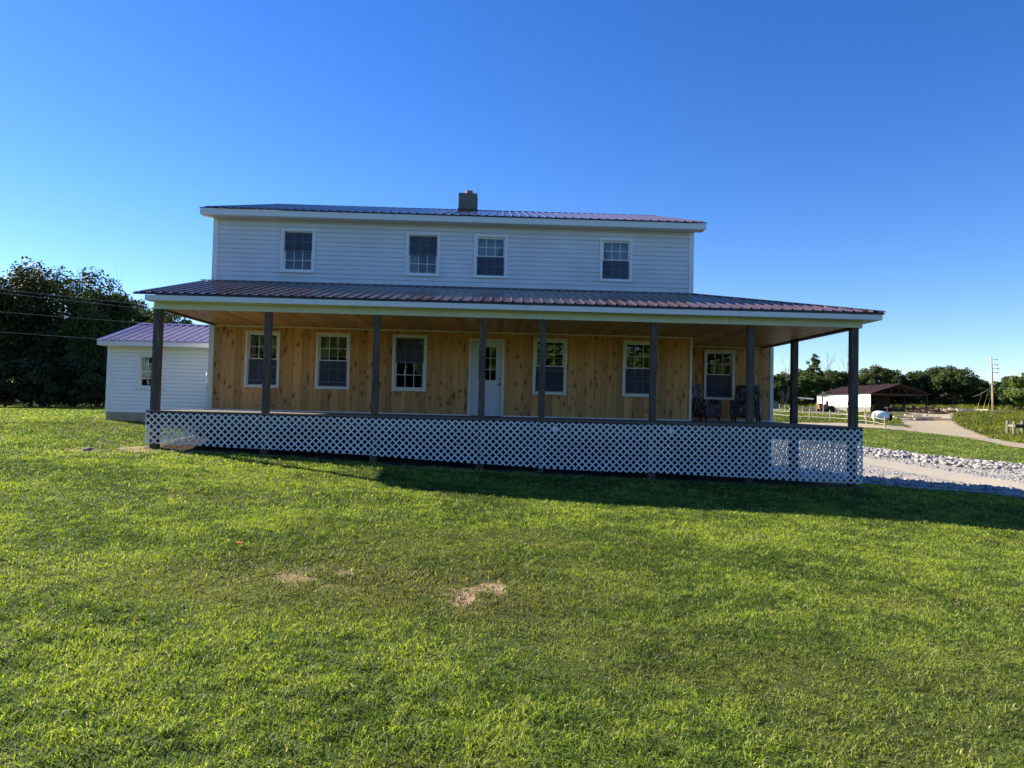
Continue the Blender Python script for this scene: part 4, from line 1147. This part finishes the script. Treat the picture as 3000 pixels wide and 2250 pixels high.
for i, (px, d, sc, rz, lab) in enumerate([(20, 50, 1.0, .3, 'dark bush at the wood edge near the left border'), (85, 51, 1.15, 1.9, 'dark bush at the wood edge second from the left border'), (150, 50, .95, 4.0, 'dark bush at the foot of the tallest left tree'), (215, 51, 1.2, 2.2, 'dark bush at the wood edge midway between left border and annex'), (280, 50, 1.05, .9, 'dark bush at the wood edge left of the annex corner'), (340, 52, 1.1, 3.1, 'dark bush at the wood edge against the annex wall')]):
    x, y = pol(px, d); tree('bush', 'bush', x, y, sc, rz, lab, 'bushes at the edge of the left wood', 'bush')

# tree line on the right
RT = [('oakB', 2262, 150, .95, .3, 'green tree at the left end of the far tree line beside the pine wall corner'), ('oakA', 2330, 158, .95, 1.2, 'dark tree in the far line between wall corner and side porch post'),
      ('oakB', 2372, 146, 1.02, 2.4, 'green tree just right of the side porch post'), ('oakC', 2420, 152, 1.15, 3.3, 'dark tree behind the left end of the barn'),
      ('oakB', 2462, 150, 1.05, 4.1, 'rounded green tree above the middle of the barn roof'), ('oakC', 2500, 158, 1.1, .8, 'dark tree hidden mostly by the right corner porch post'),
      ('oakA', 2578, 150, 1.02, 5.2, 'broad dark tree above the barn roof right of the corner post'), ('lite', 2638, 158, 1.12, .1, 'small yellowish tree just left of the barn roof peak'),
      ('oakC', 2678, 150, 1.1, 1.1, 'dark tree just right of the barn roof peak'), ('oakA', 2735, 150, 1.0, 2.2, 'tall dark tree right of the barn, left one of the tallest pair'),
      ('oakA', 2788, 146, 1.0, 3.7, 'tall dark tree right of the barn, right one of the tallest pair'), ('oakB', 2838, 152, .95, 4.6, 'dark tree on the right shoulder of the tree group beside the barn'),
      ('oakC', 2876, 150, .92, 5.5, 'low dark tree just left of the utility pole'), ('oakC', 2925, 160, .85, .6, 'low dark tree directly behind the utility pole'),
      ('oakB', 2965, 130, .85, 1.5, 'green tree just right of the utility pole'), ('lite', 3005, 118, 1.0, 2.8, 'light green tree at the right border of the picture'), ('oakB', 3060, 120, 1.0, 3.8, 'green tree cut by the right border of the picture')]
for k, px, d, sc, rz, lab in RT:
    x, y = pol(px, d); tree(k, 'broadleaf_tree', x, y, sc, rz, lab, 'trees of the far tree line')
x, y = pol(2384, 148); tree('cone', 'slender_tree', x, y, 1.18, 0, 'slender thin-crowned tree rising above the far line right of the side post', 'trees of the far tree line')
for px, d, H, s, lab in [(2402, 150, 12.6, 4, 'bare tree with forked top beside the slender thin-crowned tree'), (2433, 151, 12.0, 9, 'bare twiggy tree above the left end of the barn'), (2489, 150, 12.8, 15, 'bare tree partly behind the right corner porch post'), (2302, 148, 10.8, 22, 'bare grey tree left of the side porch post')]:
    x, y = pol(px, d); t = local(empty('bare_tree', (x, y, g1(x, y)), lab, 'tree', 'bare trees of the far tree line'))
    m = MB(); branches(m, (0, 0, -.2), (0, 0, 1), H * .62, .28, 3, random.Random(s), .38, None, 5, .5); m.build('trunk', 'dead_bark', t)
# wood behind the camera, mirrored in the windows: one mass
V = []; F = []; Rn = []; off = 0
for i in range(22):
    me = TREES[['oakB', 'lite', 'oakA'][i % 3]][1]; n = len(me.vertices); a = np.empty(n * 3); me.vertices.foreach_get('co', a); a = a.reshape(-1, 3)
    nf = len(me.polygons); rr = np.empty(nf); me.attributes['rnd'].data.foreach_get('value', rr)
    sub = np.arange(nf) % 2 == 0; a = a.reshape(-1, 4, 3)[sub]; a = ((a - a.mean(1, keepdims=True)) * 1.5 + a.mean(1, keepdims=True)).reshape(-1, 3); rr = rr[sub]; n = len(a)
    th = i * 1.9; sc = 1.2 + .25 * ((i * 7) % 5) / 5
    x = -70 + 7.2 * i; y = -62 - 4 * ((i * 3) % 4); a = a * sc
    V.append(np.c_[a[:, 0] * math.cos(th) - a[:, 1] * math.sin(th) + x, a[:, 0] * math.sin(th) + a[:, 1] * math.cos(th) + y, a[:, 2] + g1(x, y)])
    F.append(np.arange(n).reshape(-1, 4) + off); off += n; Rn.append(rr)
rg0 = np.random.default_rng(77); n = 12000; xx = rg0.uniform(-90, 100, n); yy = rg0.uniform(-78, -66, n); zz = gz(xx, yy) + rg0.uniform(0, 4.5, n)
v, f = leaf_quads(np.c_[xx, yy, zz], .5, rg0, np.tile([0, .8, .4], (n, 1))); V.append(v); F.append(f + off); Rn.append(rg0.random(n) * .5)
tag(np_mesh('woods', np.concatenate(V), [np.concatenate(F)], 'light_leaf', rnd=np.concatenate(Rn)), 'green wood mirrored in the ground-floor window panes', 'woods', kind='stuff')

# dense undergrowth below the trees
def brush(name, p0, p1, d0, d1, n, h, leaf, mat, label, seed):
    rg = np.random.default_rng(seed); px = rg.uniform(p0, p1, n); d = rg.uniform(d0, d1, n); r = (px - 1500) / 1996 * d
    x = CAM[0] + r * math.cos(YAW) + d * math.sin(YAW); y = CAM[1] + d * math.cos(YAW) - r * math.sin(YAW)
    hh = h * (.35 + 1.1 * fbm(x * .22, y * .22, seed, 3)); z = surf(x, y) + hh * rg.uniform(0, 1, n) ** .8
    V, F = leaf_quads(np.c_[x, y, z], leaf, rg, np.tile([-.1, -.6, .5], (n, 1)))
    return tag(np_mesh(name, V, [F], mat, rnd=np.clip(fbm(x * .5, y * .5, seed + 2, 2) * .7 + rg.random(n) * .4 - .1, 0, 1)), label, 'undergrowth', kind='stuff')
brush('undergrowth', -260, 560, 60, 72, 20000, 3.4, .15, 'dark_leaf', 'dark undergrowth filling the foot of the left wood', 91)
brush('undergrowth', 2230, 3200, 150, 172, 16000, 5.2, .50, 'dark_leaf', 'dark undergrowth below the far tree line on the right', 93)
# ------------------------------------------------------------------ barn
bx, by = pol(2551, 115); byaw = -YAW
bz = g1(bx, by)
barn = local(empty('barn', (bx, by, bz), 'open-ended pole barn with white tarp side wall and dark red metal roof', 'barn', None, byaw - .02))
BW, BL, BH, BR = 9.6, 21.0, 3.45, 1.65
m = MB(); m.box(0, .06, 0, BL, 1.12, BH); m.build('wall', 'tarp_white', barn)
m = MB()
for k in range(70): m.box(-.01 - .008 * (k % 2), .05, k * .3 + .01, k * .3 + .29, -.4, 1.12, random.random())
m.build('wall', 'barn_board', barn)
m = MB(); m.box(-.015, -.002, 4.5, BL - .5, 2.32, 2.36); m.build('seam', 'dark_metal', barn)
m = MB(); m.box(-.02, -.003, 6.2, 8.2, 1.35, 2.0); m.build('opening', 'dark_timber', barn)
m = MB(); m.box(-.03, -.0195, 11.5, 12.6, .15, .85); m.build('opening', 'dark_timber', barn)
m = MB(); hw = BW / 2
ribbed(m, -.5, BL + .4, lambda u: (-.35, hw), lambda u, v, h: (v, u, BH + .1 + BR / hw * v + h)); ribbed(m, -.5, BL + .4, lambda u: (-.35, hw), lambda u, v, h: (BW - v, u, BH + .1 + BR / hw * v + h)); m.build('roof', 'barn_metal', barn)
m = MB(); m.prism([(-.33, BH - .02), (hw, BH + BR + .04), (BW + .33, BH - .02), (BW + .33, BH - .12), (hw, BH + BR - .08), (-.33, BH - .12)], 'y', -.46, -.40); m.build('rake_board', 'red_timber', barn)
for yy in (0.1, 5, 10, 15):
    m = MB(); m.box(.1, BW, yy - .05, yy + .05, BH - .28, BH - .05); 
    m.bar((0.2, yy, BH), (hw, yy, BH + BR - .12), .06, .14, up=(0, 1, 0)); m.bar((BW - .2, yy, BH), (hw, yy, BH + BR - .12), .06, .14, up=(0, 1, 0))
    for f in (.18, .36, .64, .82): 
        x = BW * f; zt_ = BH + BR * (1 - abs(x - hw) / hw) - .15; m.bar((x, yy, BH - .06), (x, yy, zt_), .06, .1, up=(0, 1, 0)); x2 = hw + (x - hw) * .45; m.bar((x, yy, BH - .06), (x2, yy, BH + BR * (1 - abs(x2 - hw) / hw) - .2), .05, .1, up=(0, 1, 0))
    m.bar((hw, yy, BH - .06), (hw, yy, BH + BR - .15), .06, .1, up=(0, 1, 0)); m.build('truss', 'red_timber', barn)
for x, y in ((.15, 0.15), (BW - .1, .15), (BW - .1, 7), (BW - .1, 14), (BW - .1, BL), (3.4, 8), (5.2, 8)):
    m = MB(); m.box(x - .09, x + .09, y - .09, y + .09, -.5, BH - .28); m.build('post', 'dark_timber', barn)
m = MB(); m.box(3.6, 5.3, 12, 12.1, -.3, BH - .3); m.box(6.0, 8.6, 10, 10.1, -.3, BH - .3); m.box(.1, 3.0, BL - .1, BL, 1.6, BH); m.box(3, BW, BL - .1, BL, 2.4, BH - .2); m.build('partition', 'dark_timber', barn)
m = MB(); m.box(5.45, 5.75, 11.8, 11.9, .9, 2.9); m.build('batten', 'tarp_white', barn)

# lumber and clutter around the barn
def lumber(px, d, n, L, spread, mats, label, rz=0, dz=0, name='lumber_pile'):
    x, y = pol(px, d); rg = random.Random(int(px * 7 + d)); m = MB()
    for k in range(n):
        a = rz + rg.gauss(0, .3); l = L * rg.uniform(.5, 1.1); cx, cy = rg.gauss(0, spread), rg.gauss(0, spread * .5)
        z = rg.uniform(.12, .25) + .17 * (k // 3) * (rg.random() * .5 + .5)
        m.bar((x + cx - math.cos(a) * l / 2, y + cy - math.sin(a) * l / 2, g1(x + cx, y + cy) + z), (x + cx + math.cos(a) * l / 2, y + cy + math.sin(a) * l / 2, g1(x + cx, y + cy) + z + rg.gauss(0, .08)), rg.uniform(.2, .4), rg.uniform(.09, .2), rg.random())
    return tag(m.build(name, mats, None), label, 'lumber', 'timber piles round the barn')
lumber(2650, 84, 14, 3.2, 1.6, 'sawn_lumber', 'heap of pale sawn slabs in the weeds right of the white drum', .1)
lumber(2705, 84, 6, 2.6, .8, 'sawn_lumber', 'few pale boards at the right end of the slab heap near the track', -.1)
lumber(2800, 104, 14, 4.6, 1.6, 'sawn_lumber', 'pale boards stacked on the brown pile by the farm track', 0)
lumber(2850, 106, 10, 4.0, 2.0, 'sawn_lumber', 'pale scattered boards right of the brown pile')
lumber(2895, 104, 6, 3.0, 1.2, 'sawn_lumber', 'pale boards at the foot of the utility pole')
lumber(2770, 107, 16, 4.2, 1.6, 'old_lumber', 'brown weathered timber pile left of the pale boards')
lumber(2730, 112, 12, 4.0, 1.4, 'old_lumber', 'brown timber pile under the right barn post', .2)
lumber(2690, 125, 14, 4.0, 2.2, 'old_lumber', 'brown timber stack seen through the open barn end', .1)
lumber(2745, 96, 8, 2.6, 1.3, 'old_lumber', 'low dark timber pieces before the barn corner')
lumber(2372, 108, 12, 4.0, 2.0, 'sawn_lumber', 'pale boards beyond the fence left of the barn')
# bench-like saw table in the barn mouth
x, y = pol(2645, 108); z = g1(x, y)
m = MB(); m.box(x - 2.6, x + 3.2, y - .4, y + .5, z + .75, z + .92)
for q in (-2.4, -.8, .9, 2.9): m.box(x + q - .06, x + q + .06, y - .06, y + .06, z - .1, z + .75)
m.box(x + 1.3, x + 1.9, y - .3, y + .2, z + .93, z + 1.25); m.box(x - 1.9, x - .9, y - .3, y + .3, z + .93, z + 1.05)
tag(m.build('saw_bench', 'dark_timber', None), 'long dark saw bench across the open barn mouth', 'bench')
x, y = pol(2716, 88); z = g1(x, y); 
m = MB(); m.box(x - .16, x + .16, y - .14, y + .14, z, z + .34); m.box(x - .11, x + .11, y - .09, y + .09, z + .34, z + .42)
tag(m.build('yellow_can', 'guy_yellow', None, .03), 'small yellow container beside the pale slab heap', 'container')

# white mixer drum
x, y = pol(2586, 80); z = g1(x, y)
drum = local(empty('mixer_drum', (x, y, z), 'white concrete mixer drum with a black mouth lying in the grass by the fence', 'drum', None, R(-14)))
m = MB(); lathe(m, (-1.05, 0, .58), (1, 0, -.07), [(0, .30), (.12, .50), (.5, .62), (1.1, .62), (1.75, .36)], 24); m.build('body', 'drum_white', drum, smooth=True)
m = MB(); lathe(m, (.69, 0, .46), (1, 0, -.07), [(0, .35), (.02, .40), (.30, .40), (.30, .30), (.1, .26)], 24); m.build('mouth', 'rubber', drum, smooth=False)
m = MB(); m.bar((-1.9, .1, .62), (-.9, .05, .62), .08, .1); m.build('drawbar', 'drum_white', drum)

# tractor with a roll frame
x, y = pol(2416, 100); z = g1(x, y)
tr = local(empty('forklift', (x, y, z), 'old orange forklift tractor with a dark roll frame parked before the barn', 'tractor', None, R(8))); tr.scale = (1.05, 1.05, 1.15)
m = MB(); m.box(-1.0, .55, -.42, .42, .45, .95); m.box(-1.05, -.35, -.38, .38, .95, 1.15); m.build('body', 'tractor_orange', tr, .05)
for sx, sy, rr in ((-.7, -.55, .34), (-.7, .55, .34), (.75, -.6, .48), (.75, .6, .48)):
    m = MB(); lathe(m, (sx, sy - .11, rr), (0, 1, 0), [(0, rr * .55), (.0, rr * .9), (.04, rr), (.18, rr), (.22, rr * .9), (.22, rr * .55)], 18); w = m.build('wheel', 'rubber', tr)
    m = MB(); lathe(m, (sx, sy - .09, rr), (0, 1, 0), [(0, .05), (.0, rr * .5), (.18, rr * .5), (.18, .05)], 14); m.build('rim', 'tractor_orange', w)
m = MB()
for sx in (-.55, .75):
    for sy in (-.42, .42): m.bar((sx, sy, .9), (sx + .12, sy, 2.05), .06, .06)
m.box(-.5, 1.0, -.5, .5, 2.05, 2.12); m.build('roll_frame', 'dark_metal', tr)
m = MB(); m.bar((-.1, -.3, .5), (-.1, -.3, 2.6), .1, .1); m.bar((-.1, .3, .5), (-.1, .3, 2.6), .1, .1); m.box(-.15, .95, -.3, .3, 2.5, 2.62); m.build('mast', 'dark_metal', tr)
m = MB(); m.box(.1, .45, -.25, .25, .95, 1.1); m.box(.4, .5, -.25, .25, 1.1, 1.5); m.build('seat', 'rubber', tr, .03)

# grey shed and pipe left of the barn
x, y = pol(2262, 112); z = g1(x, y)
sh = local(empty('grey_shed', (x, y, z), 'low grey-roofed shed peeking out beside the right corner of the pine wall', 'shed'))
m = MB(); m.prism([(-2.6, .7), (-.4, 2.0), (1.9, .7), (1.9, .62), (-.4, 1.9), (-2.6, .62)], 'y', 0, 4); m.build('roof', 'grey_sheet', sh)
m = MB(); m.prism([(-2.3, -.2), (-2.3, .75), (-.4, 1.85), (1.6, .75), (1.6, -.2)], 'y', .2, .25); m.box(1.55, 1.6, .25, 3.8, -.2, .7); m.build('wall', 'barn_board', sh)
xa, ya = pol(2330, 118); xb, yb = pol(2383, 128)
m = MB(); m.tube([(xa, ya, g1(xa, ya) + 2.35), ((xa + xb) / 2, (ya + yb) / 2, g1(xb, yb) + 2.3), (xb, yb, g1(xb, yb) + 2.35)], .12, 8); m.bar((xa, ya, g1(xa, ya)), (xa, ya, g1(xa, ya) + 2.35), .12, .12)
tag(m.build('white_pipe', 'rail_white', None), 'long white pipe reaching out from the left end of the barn', 'pipe')

# fences
def fence(name, pts, h, mat, railmat, rails, label, w=.17, extra=None):
    x0, y0 = pol(*pts[0]); t = empty(name, (x0, y0, g1(x0, y0)), label, 'fence')
    W3 = []
    for px, d in pts:
        x, y = pol(px, d); z = g1(x, y); W3.append((x, y, z)); m = MB(); hh = h * random.uniform(.95, 1.08)
        m.tube([(x, y, z - .3), (x + random.gauss(0, .015), y, z + hh * .5), (x + random.gauss(0, .03), y, z + hh)], w / 2, 7); m.build('post', mat, t)
    for zz in rails:
        m = MB()
        for (a, b) in zip(W3[:-1], W3[1:]):
            mid = [(a[i] + b[i]) / 2 for i in range(3)]; m.tube([(a[0], a[1] - .08, a[2] + zz), (mid[0], mid[1] - .08, mid[2] + zz - .05), (b[0], b[1] - .08, b[2] + zz)], .014, 5)
        m.build('rail', railmat, t)
    return t
fence('post_fence', [(2262, 84), (2318, 80), (2374.7, 78), (2433.8, 76), (2488, 73), (2540, 70), (2563.7, 69), (2594, 67)], 1.12, 'fence_wood', 'rail_white', (.35, .8), 'nearer run of wooden posts with pale strands ending beside the white drum')
fence('post_fence', [(2250, 104), (2286, 100), (2301, 98), (2353.6, 95), (2393, 94), (2413.5, 93), (2458, 91), (2483.5, 88), (2536, 82)], 1.15, 'fence_wood', 'rail_white', (.4,), 'farther run of wooden posts with one pale strand before the barn wall')
t = fence('wooden_fence', [(2952, 66), (2972, 64.5), (2996, 66.5), (3030, 66)], 1.38, 'grey_fence_wood', 'grey_fence_wood', (), 'short grey wooden fence with a dark rail at the right border', .26)
xa, ya = pol(2952, 65.9); xb, yb = pol(2973, 64.4); xc, yc = pol(3030, 66); za = g1(xa, ya)
m = MB(); m.bar((xa, ya - .15, za + .85), (xb, yb - .15, za + .85), .05, .17); m.build('rail', 'grey_fence_wood', t)
m = MB(); m.bar((xb, yb - .15, za + .82), (xc, yc - .15, za + .82), .06, .34); m.build('rail', 'rubber', t)

# utility pole with wires
x, y = pol(2910, 105); z = g1(x, y)
pole = local(empty('utility_pole', (x, y, z), 'tall bare wooden utility pole at the right with small side brackets', 'pole'))
m = MB(); m.tube([(-.02, 0, -.4), (-.03, 0, 2.5), (-.12, 0, 6), (-.25, 0, 8.75)], [.15, .14, .12, .095], 10); m.build('pole_shaft', 'pole_wood', pole, smooth=True)
for zz, w in ((8.3, .65), (7.5, .75), (6.9, .95), (6.3, .8), (4.1, 1.1)):
    m = MB(); m.bar((-.1, -.12, zz), (w * .55, -.12, zz - .02), .05, .05); m.tube([(w * .55, -.12, zz - .02), (w * .9, -.12, zz)], [.05, .09], 6); m.build('bracket', 'dark_metal', pole)
def wire(p0, p1, sag, rad, label, n=16):
    m = MB(); pts = []
    for k in range(n + 1):
        u = k / n; pts.append((p0[0] + (p1[0] - p0[0]) * u, p0[1] + (p1[1] - p0[1]) * u, p0[2] + (p1[2] - p0[2]) * u - sag * 4 * u * (1 - u)))
    m.tube(pts, rad, 5); return tag(m.build('power_line', 'wire_alu', None, smooth=True), label, 'wire')
x2, y2 = pol(3200, 96); wire((x + .4, y, z + 4.1), (x2, y2, z + 3.4), .25, .016, 'wire running right from the middle of the utility pole')
x2, y2 = pol(2850, 140); wire((x - .1, y, z + 4.2), (x2, y2, z + 3.6), .3, .016, 'wire running left from the middle of the utility pole into the trees')
x2, y2 = pol(3200, 92); wire((x + .4, y, z + 8.2), (x2, y2, z + 8.0), .3, .01, 'thin wire running right from the top of the utility pole')
x2, y2 = pol(2100, 170); wire((x - .2, y, z + 8.0), (x2, y2, z + 10.5), .6, .01, 'thin wire running left from the top of the utility pole across the sky')
for i, (px, d) in enumerate(((2862, 108), (2879, 107), (2891, 106))):
    xx, yy2 = pol(px, d); zz = g1(xx, yy2); m = MB(); m.tube([(xx, yy2, zz - .1), (xx + .32, yy2 - .1, zz + 1.5)], .045, 7); m.tube([(xx + .32, yy2 - .1, zz + 1.5), (xx + .75, yy2 - .2, zz + 3.4)], .008, 5)
    tag(m.build('guy_guard', 'guy_yellow', None), ['leftmost of the three slanting yellow guy-wire guards', 'middle one of the three slanting yellow guy-wire guards', 'slanting yellow guy-wire guard nearest the utility pole'][i], 'guard', 'guy-wire guards left of the pole')
# wires crossing before the left wood
def wz(px, py, d):
    x, y = pol(px, d); hor = 1155.2 + px * .02414
    return (x, y, CAM[2] - (py - hor) / 1996.0 * d)
for (y0, y1, lab) in ((846, 893, 'topmost of the four wires crossing before the left wood'), (857, 905, 'second wire from the top before the left wood'), (912, 946, 'third wire from the top before the left wood'), (971, 1001, 'lowest of the four wires before the left wood')):
    wire(wz(-200, y0 - (y1 - y0) * .47, 34), wz(640, y1 + (y1 - y0) * .42, 40), .05, .0065, lab)

# ------------------------------------------------------------------ grass
def grass_colors(x, y, rg):
    n = len(x)
    a = fbm(x * .55, y * .75, 3, 4); b = fbm(x * 1.7, y * 1.9, 9, 3); c = fbm(x * .33 + 5, y * .5, 17, 3); r = rg.random(n)
    dark = np.array([.065, .108, .02]); mid = np.array([.155, .222, .034]); yel = np.array([.29, .345, .052]); brn = np.array([.135, .115, .04]); dry = np.array([.42, .36, .18])
    f = fbm(x * 7, y * 8, 23, 2)
    g = fbm(x * 18, y * 18, 29, 2)
    t = np.clip(.5 + (a - .5) * 1.5 + (b - .5) * 1.5 + (f - .5) * 1.5 + (g - .5) * 1.0 + (r - .5) * .8, 0, 1)[:, None]
    col = dark + (mid - dark) * np.clip(t * 2, 0, 1) + (yel - mid) * np.clip(t * 2 - 1, 0, 1)
    w = np.clip((c - .60) * 5, 0, .38)[:, None] * np.clip(.4 + (b - .4) * 3, 0, 1)[:, None]; col = col * (1 - w) + brn * w
    for (px, py, rx, ry, k) in PATCH[:6]:
        e = np.exp(-(((x - px) / (rx * 2.2)) ** 2 + ((y - py) / (ry * 2.6)) ** 2))[:, None] * .5 * np.clip(f * 2 - .2, 0, 1)[:, None]; col = col * (1 - e) + np.array([.13, .12, .055]) * e
    q = (rg.random(n) < .08 + .12 * np.clip(dirt_at(x, y), 0, 1)); col[q] = dry * rg.uniform(.6, 1.1, (q.sum(), 1))
    return col * rg.uniform(.6, 1.4, (n, 1)), w[:, 0]
def blades(name, bands, rg, tmax=.86):
    VV = []; FF4 = []; FF3 = []; CC = []; off = 0
    for d0, d1, dens, hgt, wid in bands:
        area = tmax * (d1 * d1 - d0 * d0); n = int(area * dens)
        d = np.sqrt(rg.uniform(d0 * d0, d1 * d1, n)); t = rg.uniform(-tmax, tmax, n) * d
        x = CAM[0] + t * math.cos(YAW) + d * math.sin(YAW); y = CAM[1] + d * math.cos(YAW) - t * math.sin(YAW)
        dd = dirt_at(x, y); thin = fbm(x * 1.1, y * 1.3, 61, 3)
        keep = ~barren(x, y) & (rg.random(n) > np.clip(dd * .95 + (fbm(x * 6, y * 6, 71, 2) - .5) * (dd > .1) * 1.4, 0, .97)) & (rg.random(n) < .55 + .9 * thin)
        x, y, dd = x[keep], y[keep], dd[keep]; n = len(x)
        z = surf(x, y) - .004
        col, br = grass_colors(x, y, rg)
        h = hgt * rg.uniform(.45, 1.25, n) * (1 - .35 * br) * (.75 + .5 * fbm(x * .9, y * .9, 81, 2)) * np.clip(.55 + .9 * vn(x * 16, y * 16, 83), .5, 1.4); w = wid * rg.uniform(.6, 1.3, n)
        ang = rg.uniform(0, 2 * np.pi, n); lean = rg.uniform(.35, 1.5, n); la = rg.uniform(0, 2 * np.pi, n)
        ax = np.c_[np.cos(ang), np.sin(ang), np.zeros(n)] * (w / 2)[:, None]
        ld = np.c_[np.cos(la), np.sin(la), np.zeros(n)]
        B = np.c_[x, y, z]
        Mi = B + ld * (h * lean * .35)[:, None] + np.c_[np.zeros(n), np.zeros(n), h * .62]
        T = B + ld * (h * lean * 1.0)[:, None] + np.c_[np.zeros(n), np.zeros(n), h * rg.uniform(.7, 1.0, n)]
        V = np.stack([B - ax, B + ax, Mi + ax * .85, Mi - ax * .85, T], 1).reshape(-1, 3)
        i = np.arange(n)[:, None] * 5 + off
        FF4.append(i + np.array([[0, 1, 2, 3]])); FF3.append(i + np.array([[3, 2, 4]])); off += n * 5
        VV.append(V); c5 = np.repeat(np.c_[col, np.ones(n)], 5, 0); CC.append(c5)
    return np_mesh(name, np.concatenate(VV), [np.concatenate(FF4), np.concatenate(FF3)], 'grass_blade', col=np.concatenate(CC))
rg = np.random.default_rng(5)
lawn = blades('lawn_grass', [(2.2, 4, 7000, .036, .006), (4, 6, 6000, .036, .0065), (6, 9, 4200, .038, .008), (9, 13, 2300, .042, .0105), (13, 19, 1000, .05, .016), (19, 30, 330, .055, .026), (30, 62, 70, .06, .06)], rg)
tag(lawn, 'short mown lawn grass, patchy green and yellow', 'grass', kind='stuff')

def weeds(name, test, box, n, hgt, wid, label, seed, yellow=.15):
    rg = np.random.default_rng(seed)
    x = rg.uniform(box[0], box[1], n); y = rg.uniform(box[2], box[3], n); k = test(x, y) & ~barren(x, y); x, y = x[k], y[k]; n = len(x); z = surf(x, y)
    h = hgt * rg.uniform(.3, 1.2, n) * (.4 + 1.2 * fbm(x * .4, y * .4, seed, 3)); w = wid * rg.uniform(.5, 1.4, n); la = rg.uniform(0, 6.28, n); ang = rg.uniform(0, 6.28, n)
    ax = np.c_[np.cos(ang), np.sin(ang), np.zeros(n)] * (w / 2)[:, None]; ld = np.c_[np.cos(la), np.sin(la), np.zeros(n)]; B = np.c_[x, y, z]
    Mi = B + ld * (h * .15)[:, None] + np.c_[np.zeros(n), np.zeros(n), h * .6]; T = B + ld * (h * .9)[:, None] + np.c_[np.zeros(n), np.zeros(n), h]
    V = np.stack([B - ax, B + ax, Mi + ax * .9, Mi - ax * .9, T], 1).reshape(-1, 3); i = np.arange(n)[:, None] * 5
    a = fbm(x * .25, y * .25, seed + 3, 3)
    col = np.array([.085, .11, .022]) + np.clip((a - .35) * 2.5, 0, 1)[:, None] * np.array([.11, .095, .012]); q = rg.random(n) < yellow; col[q] = np.array([.28, .24, .05]); col *= rg.uniform(.7, 1.25, (n, 1))
    o = np_mesh(name, V, [i + np.array([[0, 1, 2, 3]]), i + np.array([[3, 2, 4]])], 'grass_blade', col=np.repeat(np.c_[col, np.ones(n)], 5, 0))
    return tag(o, label, 'weeds', kind='stuff')
weeds('weeds', lambda x, y: (x > 51.8) & ((x - 49) > (y - 42) * .62) & (y > 30), (51, 125, 22, 110), 130000, .34, .10, 'rough tall weeds and grass on the rise right of the farm track', 3)
weeds('weeds', lambda x, y: ((x - 49) < (y - 42) * .62) & (y > 53), (30, 85, 48, 112), 45000, .20, .09, 'rough pasture grass and weeds round the fences before the barn', 13, .1)
weeds('weeds', lambda x, y: (y > 108), (40, 125, 108, 140), 16000, 1.1, .22, 'tall weeds at the foot of the far tree line', 23, .12)

# ------------------------------------------------------------------ light, sky, camera
SUN = Vector((-1.93, 1, 1.2)).normalized()
elev = math.asin(SUN.z); az = math.atan2(SUN.x, SUN.y)       # azimuth from +Y towards +X
w = bpy.data.worlds.new('World'); scene.world = w; w.use_nodes = True
nt = w.node_tree; nt.nodes.clear(); h = N(nt)
sky = h.node('ShaderNodeTexSky', sky_type='NISHITA'); sky.sun_disc = False; sky.sun_elevation = elev; sky.sun_rotation = az
sky.altitude = 250; sky.air_density = 1.0; sky.dust_density = .05; sky.ozone_density = 4.0
hs = h.node('ShaderNodeHueSaturation'); hs.inputs['Saturation'].default_value = 1.27; hs.inputs['Hue'].default_value = .515
bg = h.node('ShaderNodeBackground'); bg.inputs['Strength'].default_value = .078
ow = h.node('ShaderNodeOutputWorld'); h.link(sky.outputs[0], hs.inputs['Color']); h.link(hs.outputs[0], bg.inputs['Color']); h.link(bg.outputs[0], ow.inputs['Surface'])
ld = bpy.data.lights.new('sun', 'SUN'); ld.energy = 5.0; ld.angle = R(.53); ld.color = (1, .93, .80)
lo = bpy.data.objects.new('sun', ld); COL.objects.link(lo); lo.rotation_euler = SUN.to_track_quat('Z', 'Y').to_euler(); lo.location = (-30, 20, 30)

cd = bpy.data.cameras.new('camera'); cam = bpy.data.objects.new('camera', cd); COL.objects.link(cam)
f = Vector((math.sin(YAW) * math.cos(PITCH), math.cos(YAW) * math.cos(PITCH), math.sin(PITCH)))
r_ = Vector((math.cos(YAW), -math.sin(YAW), 0)); u_ = r_.cross(f)
r2 = r_ * math.cos(ROLL) + u_ * math.sin(ROLL); u2 = -r_ * math.sin(ROLL) + u_ * math.cos(ROLL)
cam.matrix_world = Matrix(((r2.x, u2.x, -f.x, CAM[0]), (r2.y, u2.y, -f.y, CAM[1]), (r2.z, u2.z, -f.z, CAM[2]), (0, 0, 0, 1)))
cd.sensor_fit = 'HORIZONTAL'; cd.sensor_width = 36; cd.lens = 1996 / 3000 * 36; cd.clip_start = .05; cd.clip_end = 3000
scene.camera = cam
scene.view_settings.view_transform = 'Standard'; scene.view_settings.look = 'None'; scene.view_settings.gamma = 1; scene.view_settings.exposure = 1.42
scene.cycles.max_bounces = 8; scene.cycles.transparent_max_bounces = 16
